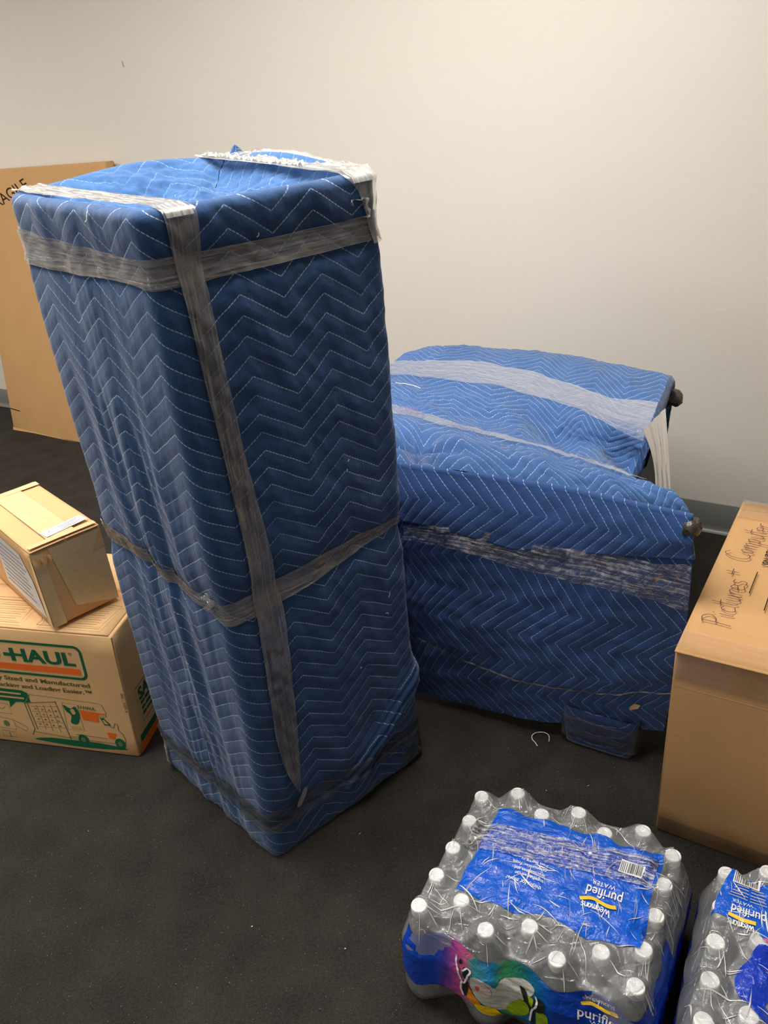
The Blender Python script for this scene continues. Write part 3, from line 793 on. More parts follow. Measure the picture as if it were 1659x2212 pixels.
# gathered blanket peak at the back corner
pk = Vector((-.255, 1.872, 0)); bm = bmesh.new()
rows = []
for k in range(12):
    t = k / 11; row = []
    for j in range(21):
        a = j / 20 * 2 * math.pi
        r = .034 * (1 - t) ** .8 * (1 + .22 * math.sin(3 * a + 1)) + .001
        row.append((pk.x + r * math.cos(a) + .006 * t, pk.y + r * .8 * math.sin(a), 1.462 + .050 * t + .003 * math.sin(a * 5)))
    rows.append(row)
grid('blanket_peak', rows, MT['quilt'], cab, [[(j * .01, k * .006) for j in range(21)] for k in range(12)])
# white lettering visible on the folded edge at the back right

def wrinkle(v, u, am, sd=0.):
    return am * .45 * (abs(fbm(u * 3.5 + sd, v * 95, sd, 3)) + .3 * fbm(u * 12, v * 45, sd + 4, 2))
def ring(name, zc_fn, mat, p0=None, p1=None, nu=260, nv=22, am=.0035, base=.004):
    p0 = -PN if p0 is None else p0; p1 = PTOT - PN if p1 is None else p1
    rows, uv = [], []
    for j in range(nv):
        v = j / (nv - 1); row = []; ur = []
        for p in np.linspace(p0, p1, nu):
            z0, z1 = zc_fn(p); z = z0 + (z1 - z0) * v + .0016 * fbm(p * 9, 3.3 + v * 2, 1, 2)
            row.append(tall_pos(p, z, base + wrinkle(v * (z1 - z0) * 10, p, am, z0 * 3))); ur.append((p, z))
        rows.append(row); uv.append(ur)
    return grid(name, rows, mat, cab, uv)
def lerp_tab(tab, x):
    for i in range(1, len(tab)):
        if x <= tab[i][0]:
            t = (x - tab[i - 1][0]) / (tab[i][0] - tab[i - 1][0]); t = min(max(t, 0), 1)
            return [a + (b - a) * t for a, b in zip(tab[i - 1][1:], tab[i][1:])]
    return list(tab[-1][1:])
TOPB = [(-1.1, 1.335, 1.38), (-.48, 1.325, 1.392), (-.35, 1.328, 1.388), (-.06, 1.335, 1.376), (0, 1.330, 1.380), (.20, 1.330, 1.374), (.49, 1.331, 1.377), (1.1, 1.335, 1.38)]
ring('film_band', lambda p: lerp_tab(TOPB, p), MT['film'])
ring('film_band', lambda p: [1.358 - .026 * min(1, (-.20 - p) / .26), 1.358 + .028 * min(1, (-.20 - p) / .26)], MT['film_milky'], -.487, -.21, 70, 16, am=.003, base=.0075)  # whiter overlay painting the grazing sheen at the band's left end
MIDB = [(-1.1, .71, .75), (-.48, .722, .775), (-.25, .715, .750), (-.06, .690, .722), (0, .672, .722), (.10, .670, .725), (.22, .685, .735), (.35, .705, .742), (.42, .712, .736), (1.1, .71, .73)]
ring('film_band', lambda p: lerp_tab(MIDB, p), MT['film'], am=.004)
ring('film_band', lambda p: lerp_tab([(-1.1, .09, .15), (-.45, .085, .135), (0, .082, .155), (.43, .075, .125), (1.1, .09, .15)], p), MT['film_thin'], am=.003)
ring('film_band', lambda p: lerp_tab([(-1.1, .10, .12), (-.45, .100, .118), (0, .085, .110), (.2, .088, .106), (.43, .09, .104), (1.1, .09, .11)], p), MT['film_thin'], am=.002, base=.007)
ring('loose_film', lambda p: (.012, .085 + .03 * math.sin((p - .40) * 20)), MT['film_thin'], .40, .62, 50, 14, .006, .008)
ring('loose_film', lambda p: (.03, .15), MT['film_white'], -.475, -.445, 14, 14, .006, .006)
# vertical strips on the right face that carry on over the top
def strip(name, side_tab, a_tab, mat, nv=20, ns=150, nt=50, base=.0065, am=.0035):
    rows, uv = [], []
    z0, z1 = side_tab[0][0], side_tab[-1][0]; L = 0
    for z in np.linspace(z0, z1, ns):
        s0, s1 = lerp_tab(side_tab, z); row, ur = [], []
        for j in range(nv):
            v = j / (nv - 1); s = s0 + (s1 - s0) * v
            row.append(tall_pos(s, z, base + wrinkle(v * (s1 - s0) * 10, z, am, 2.))); ur.append((z, s))
        rows.append(row); uv.append(ur)
    if a_tab:
        for b in np.linspace(.045, 1.0, nt):
            a0, a1 = lerp_tab(a_tab, b); row, ur = [], []
            for j in range(nv):
                v = j / (nv - 1); a = a0 + (a1 - a0) * v
                q = top_pos(a, b, .004); 
                span = rimz(a, b) * .35 + (rimz(a, 0) * (1 - b) + rimz(a, 1) * b) * .65 + .002
                q.z = max(q.z, span) + wrinkle(v * (a1 - a0) * 5, b, am, 5.)
                row.append(q); ur.append((1.45 + b * .48, a * .48))
            rows.append(row); uv.append(ur)
    return grid(name, rows, mat, cab, uv)
strip('film_strip', [(.16, .084, .088), (.24, .062, .100), (.35, .052, .112), (.65, .064, .128), (.85, .066, .116), (1.02, .060, .102), (1.22, .048, .092), (1.34, .042, .088), (1.445, .036, .094)],
      [(0, .08, .20), (.5, .05, .17), (1., .03, .15)], MT['film'])
strip('film_strip', [(1.325, .450, .486), (1.38, .440, .486), (1.42, .425, .484), (1.445, .405, .482)],
      [(0, .84, .99), (.3, .84, .99), (.6, .85, 1.0), (1., .84, 1.0)], MT['film'], ns=30)
strip('film_strip', [(1.435, .040, .088), (1.445, .040, .088)], [(0, .08, .185), (.5, .05, .165), (1., .03, .145)], MT['film_white'], ns=3, base=.008)  # white overlay painted in for the glare on the top film
strip('film_strip', [(1.435, .415, .480), (1.445, .415, .480)], [(0, .86, .985), (.5, .85, .99), (1., .84, .99)], MT['film_white'], ns=3, base=.008)  # painted glare again, over the right-hand strip
# scrunched film along the rear edge of the top strip
rows, uv = [], []
for i in range(60):
    u = i / 59; row, ur = [], []
    for j in range(10):
        v = j / 9; a = .62 + .36 * u; b = .985 - .5 * 0 
        a_ = .86 + .04 * v; b_ = .30 + .68 * u
        q = top_pos(a_, b_, .0)
        base_ = rimz(a_, 0) * (1 - b_) + rimz(a_, 1) * b_
        q.z = max(q.z, base_) + .004 + .011 * abs(fbm(u * 16, v * 5, 2, 3)); row.append(q); ur.append((u * .4, v * .05))
    rows.append(row); uv.append(ur)
grid('bunched_film', rows, MT['film_white'], cab, uv)
# curl of loose film end on the right face near the top band
def curl(name, centre_fn, mat, root, R_=.020, wd=.012, turns=.8, sd=0., uvk=1):
    rows, uv = [], []
    for j in range(6):
        v = j / 5; row, ur = [], []
        for i in range(40):
            t = i / 39; a = 2.6 - t * 2 * math.pi * turns; r = R_ * (1 - .35 * t + .15 * math.sin(t * 17 + sd))
            row.append(centre_fn(r * math.cos(a), r * math.sin(a) * .7, .004 + v * wd + .003 * math.sin(t * 25 + v * 3)))
            ur.append((t * .15, v * .02))
        rows.append(row); uv.append(ur)
    return grid(name, rows, mat, root, uv)
curl('loose_film_curl', lambda x, y, o: tall_pos(.425 + x, 1.385 + y * 1.6, o), MT['film_white'], cab, .024, .012, .55)
curl('loose_film_curl', lambda x, y, o: tall_pos(-.045 + x, .715 + y * 1.6, o), MT['film'], cab, .018, .014, .8)
# torn flap near the floor on the right face
drape('torn_film_flap', smooth_line([(.078, .120), (.090, .132), (.104, .168), (.094, .172), (.082, .150), (.072, .130)], 3, True),
      lambda x, y: tall_pos(x, y, .011 + .01 * (y - .12) * 10 * .3), MT['film_white'], cab, .006)
# bits of lint clinging to the blanket
for (p, z, a, l) in ((.405, .545, .6, .012), (.40, .50, 2., .010), (.33, .92, 0., .005), (.325, .90, 1., .004), (.20, 1.38, .5, .008), (-.18, .5, 2., .008), (.30, .40, 1.4, .006), (-.16, 1.425, .5, .02)):
    drape_bm('lint', ribbons([smooth_line([(p, z), (p + l * .5 * math.cos(a), z + l * .5 * math.sin(a)), (p + l * math.cos(a + .5), z + l * math.sin(a + .5))], 3)], .0022),
             lambda x, y: tall_pos(x, y, .004), MT['cap'], cab, .02)

# ================================================================= WRAPPED ARMCHAIR
def crv(ctrl, t):
    """catmull-rom through ctrl list, t in 0..len-1"""
    n = len(ctrl) - 1; i = min(int(t), n - 1); f = t - i
    p1, p2 = ctrl[i], ctrl[i + 1]; p0 = ctrl[i - 1] if i > 0 else p1 * 2 - p2; p3 = ctrl[i + 2] if i + 2 <= n else p2 * 2 - p1
    return .5 * ((2 * p1) + (p2 - p0) * f + (2 * p0 - 5 * p1 + 4 * p2 - p3) * f * f + (3 * p1 - p0 - 3 * p2 + p3) * f ** 3)
def A_(*a): return [np.array(x, float) for x in a]
def ext(r):      # add a column hidden behind the cabinet
    return [r[0] - (r[1] - r[0]) * .45] + r
rowA = A_((.079, 1.753, .025), (.372, 1.585, .045), (.655, 1.450, .10))
rowB = A_((.050, 1.760, .38), (.345, 1.585, .38), (.665, 1.415, .40))
rowC = A_((.0602, 1.8331, .735), (.4093, 1.6242, .735), (.6499, 1.4282, .735))
rowD = A_((.070, 2.1942, .74), (.4011, 1.8415, .745), (.6061, 1.5907, .74))
rowE = A_((.080, 2.35, .745), (.445, 2.03, .71), (.672, 1.835, .660))
rowF = A_((.091, 2.5197, .76), (.4805, 2.2108, .76), (.715, 1.862, .76))
rowG = A_((.256, 2.7326, .77), (.6303, 2.5395, .772), (.8939, 2.1901, .77))
rowH = A_((.285, 2.770, .42), (.665, 2.555, .42), (.872, 2.200, .42))
rowI = A_((.26, 2.74, .08), (.63, 2.53, .08), (.85, 2.18, .08))
rowG[0] = rowG[0]
CH = [ext(r) for r in (rowA, rowB, rowC, rowD, rowE, rowF, rowG, rowH, rowI)]
CH[6][0][2] = .66; CH[5][0][2] = .72; CH[4][0][2] = .70; CH[3][0][2] = .72; CH[2][0][2] = .72
def chair_raw(u, t):
    """u 0..3 along the chair, t 0..8 across the section"""
    return crv([crv(r, u) for r in CH], t)
# tabulate the smooth surface, then look up
NU, NTt = 61, 161
TAB = np.array([[chair_raw(3 * i / (NU - 1), 8 * j / (NTt - 1)) for j in range(NTt)] for i in range(NU)])
def chair_base(u, t):
    x = min(max(u / 3, 0), 1) * (NU - 1); y = min(max(t / 8, 0), 1) * (NTt - 1)
    i = min(int(x), NU - 2); j = min(int(y), NTt - 2); a, b = x - i, y - j
    return TAB[i, j] * (1 - a) * (1 - b) + TAB[i + 1, j] * a * (1 - b) + TAB[i, j + 1] * (1 - a) * b + TAB[i + 1, j + 1] * a * b
def chair_n(u, t):
    e = .05
    du = chair_base(min(u + e, 3), t) - chair_base(max(u - e, 0), t); dt = chair_base(u, min(t + e, 8)) - chair_base(u, max(t - e, 0))
    n = np.cross(du, dt); return n / (np.linalg.norm(n) + 1e-9)
# metric coordinates for the quilting
def su(u): return u * .40
TL = [0]
for j in range(1, NTt): TL.append(TL[-1] + np.linalg.norm(TAB[40, j] - TAB[40, j - 1]))
def sv(t):
    y = min(max(t / 8, 0), 1) * (NTt - 1); j = min(int(y), NTt - 2); return TL[j] + (TL[j + 1] - TL[j]) * (y - j)
def chair_uv(u, t):
    if t < 2.: return (sv(t) + .010 * math.sin(u * 3), su(u) + .012 * math.sin(sv(t) * 9))         # side panel: rows run up and down
    w_ = .006 * math.sin(u * 6 + t * 2) + .004 * math.sin(u * 13 + t * 5)
    return (su(u) + .02 + .012 * math.sin(t * 2.2), sv(t) * 1.18 + w_)
def chair_disp(u, t):
    U_, V_ = chair_uv(u, t)
    dsp = (.0012 * puff(U_, V_, .19, .036, .095)) if t < 2 else (.0022 * puff(U_, V_, .20, .034, .115))
    if t < 2: dsp += .006 * fbm(u * 2.4, t * 3, 4, 3) + .004 * fbm(u * 7, t * 3.2 + u, 8, 2) 
    else:
        dsp += .008 * fbm(u * 3, t * 2.0, 2, 3) + .0025 * fbm(u * 16 + t * 4, t * 3, 6, 2)
        if 3 < t < 6: 
            k = math.exp(-((t - 4.2) / .8) ** 2)
            dsp += k * .021 * math.sin(u * 8.5 + t * 1.2) * min(1, max(0, u - .9))
        # crumpled hollow at the near left corner
        r2 = ((u - 1.13) / .22) ** 2 + ((t - 2.38) / .30) ** 2
        dsp += -.060 * math.exp(-r2 * 1.6) + .018 * math.exp(-r2 * .35) * math.sin(math.atan2(t - 2.38, u - 1.13) * 5)
    return dsp
def chair_pos(u, t, off=0., disp=True):
    n = chair_n(u, t); return Vector(chair_base(u, t) + n * ((chair_disp(u, t) if disp else 0) + off))
# orientation test so normals point outwards
if np.dot(chair_n(2, 1), np.array([-.55, -.83, 0])) < 0:
    _cn = chair_n
    chair_n = lambda u, t: -_cn(u, t)
ch = empty('wrapped_armchair', (.42, 2.05, 0), 'low armchair wrapped in quilted blue moving blankets and film, against the wall behind the cabinet', 'armchair')
def chair_grid(name, u0, u1, t0, t1, nu, nt, mat, off=0.):
    rows, uv = [], []
    for t in np.linspace(t0, t1, nt):
        rows.append([chair_pos(u, t, off) for u in np.linspace(u0, u1, nu)]); uv.append([chair_uv(u, t) for u in np.linspace(u0, u1, nu)])
    return grid(name, rows, mat, ch, uv)
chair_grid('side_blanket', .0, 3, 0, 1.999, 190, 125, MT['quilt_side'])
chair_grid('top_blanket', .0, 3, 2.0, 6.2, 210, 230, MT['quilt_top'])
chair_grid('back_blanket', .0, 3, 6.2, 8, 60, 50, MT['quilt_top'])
# turned-down hem of the blanket at the open end
rows, uv = [], []
for f in np.linspace(0, 1, 10):
    row, ur = [], []
    for t_ in np.linspace(2.02, 6.6, 160):
        q = chair_pos(3, t_, 0.); q = q + Vector((.83, -.55, 0)) * (.012 * math.sin(f * 2.6)) + Vector((0, 0, -(.045 + .012 * math.sin(t_ * 5)) * f)); row.append(q); ur.append((su(3) + f * .05, sv(t_)))
    rows.append(row); uv.append(ur)
grid('blanket_hem', rows, MT['quilt_top'], ch, uv)
# folded-over flap hanging from the near top edge
rows, uv = [], []
for i in range(150):
    u = .9 + 2.12 * i / 149; row, ur = [], []
    lowz = lerp_tab([(.9, .60), (1.2, .600), (1.8, .575), (2.3, .600), (3.1, .645)], u)[0]
    for j in range(34):
        v = j / 33
        uu = min(u, 3.0)
        b_ = chair_base(uu, 2.0 - .00); n_ = np.array([-.5548, -.832, 0])
        z = .742 + (lowz - .742) * v
        c = chair_base(uu, 1 + max(0., (z - .39) / .345)) if z < .735 else b_
        o_ = .014 + .006 * math.sin(math.pi * v) + .004 * fbm(u * 3, v * 2, 9, 2) + .0012 * puff(z - .67 + .19, su(u), .19, .036, .095) - (.010 if v == 0 else 0)
        q = np.array([c[0], c[1], z]) + n_ * o_
        if u > 3: q = q + np.array([.83, -.55, 0]) * (u - 3) * .4
        row.append(q); ur.append((z - .67 + .19, su(u)))
    rows.append(row); uv.append(ur)
grid('blanket_fold', rows, MT['quilt_side'], ch, uv, solid=.010)
# black uncovered front between the arms
DE = (Vector((.8939, 2.1901, 0)) - Vector((.6061, 1.5907, 0))); DL = DE.length; DEn = DE.normalized(); ON = Vector((DEn.y, -DEn.x, 0))
rows = []
for k in range(22):
    z = .10 + .56 * k / 21; row = []
    for j in range(26):
        s = j / 25; dep = .062 * math.sin(math.pi * min(1, s * .93 + .07)) ** .5 * (1 - (k / 21) ** 6 * .8) - .030 + .015 * math.sin(math.pi * k / 21)
        p = Vector((.6061, 1.5907, 0)) + DEn * (DL * s) + ON * dep; row.append((p.x, p.y, z))
    rows.append(row)
grid('exposed_front', rows, MT['black'], ch)
rows2 = []   # closing top of the black seat
for f in np.linspace(0, 1, 8):
    rows2.append([(q[0] - ON.x * .20 * f, q[1] - ON.y * .20 * f, q[2] - .25 * f) for q in rows[-1]])
grid('exposed_seat', rows2, MT['black'], ch)
# dark arm tips poking out of the blanket
def nub(name, c, dirv, L, r, mat, flat=.6):
    rows = []
    dirv = Vector(dirv).normalized(); side = dirv.cross(Vector((0, 0, 1))).normalized(); upv = side.cross(dirv)
    for k in range(10):
        t = k / 9; rr = r * math.sqrt(max(0, 1 - (max(0, t - .35) / .65) ** 2.5)) + .0005
        rows.append([Vector(c) + dirv * (L * t) + side * (rr * math.cos(a)) + upv * (rr * flat * math.sin(a)) + Vector((0, 0, .004 * math.sin(a * 4 + t * 9))) for a in np.linspace(0, 2 * math.pi, 19)])
    return grid(name, rows, mat, ch)
MT['dark_wrap'] = simple('dark_wrapped_edge', (66, 60, 58), .3, .5, 80, .25, .004)
nub('arm_tip', (.640, 1.425, .712), (.83, -.50, -.05), .036, .023, MT['dark_wrap'], .8)
nub('arm_tip', (.868, 2.170, .735), (.80, -.45, -.35), .058, .034, MT['dark_wrap'], .7)
# legs
for cx_, cy_, l1, l2, nm in ((.5215, 1.530, .195, .07, 'leg'), (.84, 2.08, .10, .07, 'leg'), (-.02, 1.93, .10, .07, 'leg'), (.30, 2.62, .10, .07, 'leg')):
    c0_ = Vector((cx_, cy_, 0)); e1 = Vector((.8431, -.5377, 0)); e2 = Vector((.5377, .8431, 0))
    rows, uv = [], []
    for k in range(12):
        z = .125 * k / 11; sc = .90 + .12 * k / 11; row, ur = [], []
        for j in range(33):
            a = j / 32 * 2 * math.pi; ca, sa = math.cos(a), math.sin(a)
            x = math.copysign(abs(ca) ** .35, ca) * l1 / 2 * sc; y = math.copysign(abs(sa) ** .35, sa) * l2 / 2 * sc
            p = c0_ + e1 * x + e2 * y; row.append((p.x, p.y, z + .002)); ur.append((j * .012, z))
        rows.append(row); uv.append(ur)
    rows.insert(0, [(c0_.x, c0_.y, .002)] * 33); uv.insert(0, [(0, 0)] * 33)
    o = grid(nm, rows, MT['quilt_side'], ch, uv)
# films
def chair_band(name, path, mat, nv=14, ns=120, base=.006, am=.003, flat=1.):
    """path: list of (u, t, half-width in t) ; straight chords bridge the hollows"""
    rows, uv = [], []; L = 0
    for i in range(ns):
        x = i / (ns - 1) * (len(path) - 1); k = min(int(x), len(path) - 2); f = x - k
        u, t, hw = [a + (b - a) * f for a, b in zip(path[k], path[k + 1])]
        row, ur = [], []
        for j in range(nv):
            v = (j / (nv - 1) * 2 - 1) * (1 + .18 * fbm(u * 3, t, 3, 2))
            row.append(chair_pos(u, t + v * hw, base + wrinkle(v * .35, u, am, t) - (1 - flat) * chair_disp(u, t + v * hw))); ur.append((su(u), v * hw * .2))
        rows.append(row); uv.append(ur)
    return grid(name, rows, mat, ch, uv)
chair_band('film_band', [(.6, 5.15, .22), (1., 5.12, .20), (1.5, 5.18, .20), (2, 5.12, .19), (2.6, 5.02, .20), (3., 5.02, .30)], MT['film_milky'], am=.002, flat=.45, base=.008)
chair_band('film_band', [(.6, 3.1, .17), (1., 3.06, .16), (1.5, 3.0, .11), (2, 3.0, .055), (2.5, 3.0, .09), (3., 3.0, .06)], MT['film_milky'], am=.002, flat=.6, base=.008)
chair_band('film_band', [(1.0, 1.48, .05), (1.5, 1.50, .08), (2, 1.46, .10), (2.5, 1.46, .12), (3., 1.44, .15)], MT['film_crackle'], am=.003, base=.012, nv=24, ns=200)
chair_band('film_band', [(1.0, .62, .006), (1.5, .50, .009), (2, .42, .007), (2.5, .42, .006), (3., .50, .008)], MT['film_white'], am=.001, base=.009)
STRIP = [(.682, 1.825, .770), (.785, 1.950, .775), (.615, 1.490, .57), (.655, 1.482, .57)]
# white twisted strip bridging the two arms at the open front
pA, pB = Vector(STRIP[0]), Vector(STRIP[2]); pA2, pB2 = Vector(STRIP[1]), Vector(STRIP[3])
rows, uv = [], []
for i in range(60):
    t = i / 59; a_, b_ = pA.lerp(pB, t), pA2.lerp(pB2, t); row, ur = [], []
    a_ = a_ + (b_ - a_) * .30 * math.sin(math.pi * min(1, t * 1.4))
    for j in range(14):
        v = j / 13; q = a_.lerp(b_, v) + Vector((.5, -.3, .3)) * (.004 * math.sin(v * 20 + t * 3)); row.append(q); ur.append((t * .5, v * .05))
    rows.append(row); uv.append(ur)
grid('film_strip', rows, MT['film_white'], ch, uv)
# film around the near right leg
rows, uv = [], []
for k in range(8):
    z = .025 + .085 * k / 7; row, ur = [], []
    for j in range(40):
        a = j / 39 * 2 * math.pi; ca, sa = math.cos(a), math.sin(a)
        x = math.copysign(abs(ca) ** .35, ca) * .102; y = math.copysign(abs(sa) ** .35, sa) * .040
        p = Vector((.5215, 1.530, 0)) + Vector((.8431, -.5377, 0)) * x + Vector((.5377, .8431, 0)) * y; row.append((p.x, p.y, z)); ur.append((j * .01, z))
    rows.append(row); uv.append(ur)
grid('film_band', rows, MT['film_thin'], ch, uv)
# handwriting on the tape
def CT(u0, t0): return lambda x, y: chair_pos(u0 + x / .42, t0 - (-y) / .40, .016)
drape_bm('handwriting', write('TING', .046, .0, -.023, 0, .0030, 1.1), lambda x, y: chair_pos(1.0 + x / .46, 3.05 + y * 3.6, .016), MT['purple_pen'], ch, .02)
drape_bm('handwriting', write('ROOM', .028, .0, -.014, 0, .0022, 1.3), lambda x, y: chair_pos(1.45 + x / .46, 3.00 + y * 3.2, .016), MT['purple_pen'], ch, .02)
# loose threads and a paper scrap
def tube(name, pts, r, mat, parent=None):
    cu = bpy.data.curves.new(name, 'CURVE'); cu.dimensions = '3D'; sp = cu.splines.new('POLY'); sp.points.add(len(pts) - 1)
    off = Vector(parent.location) if parent is not None else Vector((0, 0, 0))
    for i, p in enumerate(pts): sp.points[i].co = (*(Vector(p) - off), 1)
    cu.bevel_depth = r; cu.bevel_resolution = 1
    o = bpy.data.objects.new(name, cu); link(o, parent); bpy.context.view_layer.update()
    me = bpy.data.meshes.new_from_object(o.evaluated_get(bpy.context.evaluated_depsgraph_get())); bpy.data.objects.remove(o)
    me.materials.clear(); me.materials.append(mat); return link(bpy.data.objects.new(name, me), parent)
drape('paper_scrap', [(0, 0), (.024, .004), (.030, .016), (.012, .022), (.002, .016)], lambda x, y: chair_pos(2.72 + x / .4, .28 + y * 3, .016), MT['tape_tan'], ch, .01)
tube('loose_thread', [chair_pos(1.12 + .12 * math.cos(a), 4.45 + .12 * math.sin(a), .006) for a in np.linspace(.3, 2.9, 12)], .0012, MT['cap'], ch)
th = [(.373 + .018 * math.cos(a) * (1 + .2 * math.sin(3 * a)) - .01 * a * .3, 1.560 + .026 * math.sin(a), .003 + .003 * math.sin(a * 2) ** 2) for a in np.linspace(-.6, 4.4, 24)]
tag(tube('loose_thread', th, .0012, MT['cap']), 'curled white thread on the carpet under the wrapped armchair', 'thread')
random.seed(3)
# carpet lint: uncountable specks
vs, fs = [], []
for k in range(150):
    s_, d_ = random.uniform(1.5, 6.2), random.uniform(.2, 3.0); c = room(s_, d_, .0025); a = random.uniform(0, 6.28); l = random.uniform(.0008, .003)
    i = len(vs); dx = Vector((math.cos(a), math.sin(a), 0)) * l; dy = Vector((-math.sin(a), math.cos(a), 0)) * .0008
    vs += [c - dx - dy, c + dx - dy, c + dx + dy + Vector((0, 0, .0008)), c - dx + dy + Vector((0, 0, .0008))]; fs.append([i, i + 1, i + 2, i + 3])
tag(put('carpet_lint', vs, fs, MT['paper'], None, False), 'tiny pale specks of lint scattered over the dark carpet', 'lint', kind='stuff')

# ================================================================= WATER PACKS
ZC = .240
def lathe(name, prof, n, mat, parent, flute=0):
    vs, fs = [], []
    for r, z in prof:
        for k in range(n):
            a = 2 * math.pi * k / n; q = r * (1 + flute * math.cos(9 * a) * max(0, 1 - abs(z - .172) / .03)); vs.append((q * math.cos(a), q * math.sin(a), z))
    for i in range(len(prof) - 1):
        for k in range(n):
            fs.append([i * n + k, i * n + (k + 1) % n, (i + 1) * n + (k + 1) % n, (i + 1) * n + k])
    vs.append((0, 0, prof[0][1])); vs.append((0, 0, prof[-1][1])); b_, t_ = len(vs) - 2, len(vs) - 1; L = (len(prof) - 1) * n
    for k in range(n):
        fs.append([b_, (k + 1) % n, k]); fs.append([t_, L + k, L + (k + 1) % n])
    me = bpy.data.meshes.new(name); me.from_pydata(vs, [], fs); me.materials.append(mat)
    me.polygons.foreach_set('use_smooth', [True] * len(me.polygons)); me.update()
    return me
bp = [(.012, .006), (.022, .001), (.030, .004), (.0335, .014), (.0338, .030)]
for k in range(5):
    z = .040 + k * .020; bp += [(.0318, z), (.0338, z + .006), (.0338, z + .013)]
bp += [(.0320, .142), (.0338, .150), (.0330, .160), (.0295, .176), (.0235, .192), (.0175, .204), (.0142, .210), (.0135, .216), (.0165, .217), (.0165, .219), (.0128, .220), (.0128, .226)]
ME_B = lathe('bottle_shell', bp, 54, MT['pet'], None, .045)
wp = [(.010, .008), (.028, .006), (.0322, .015)] + [(.0312, .04), (.0322, .06), (.0322, .12), (.0318, .150), (.0280, .176), (.0215, .193), (.0150, .2)]
ME_W = lathe('water', wp, 16, MT['water'], None)
cp = [(.0150, .221)]
cp += [(.0152, .224), (.0148, .225), (.0152, .2265), (.0152, .2365), (.0143, .2395), (.0128, .2400), (.0120, .2392)]
ME_C = lathe('cap', cp, 28, MT['cap'], None)
def bottle(loc, label, group, tilt=(0, 0), rz=0):
    o = bpy.data.objects.new('water_bottle', None); o.empty_display_size = .03; o.location = loc; o.rotation_euler = (tilt[0], tilt[1], rz); C.objects.link(o)
    tag(o, label, 'bottle', group)
    for nm, me in (('bottle_shell', ME_B), ('water', ME_W), ('cap', ME_C)):
        c = bpy.data.objects.new(nm, me); C.objects.link(c); c.parent = o
    return o
COLS = ['leftmost', 'second', 'third', 'fourth', 'fifth', 'sixth', 'rightmost']
ROWS = ['front', 'second-from-front', 'middle', 'second-from-rear', 'rear']

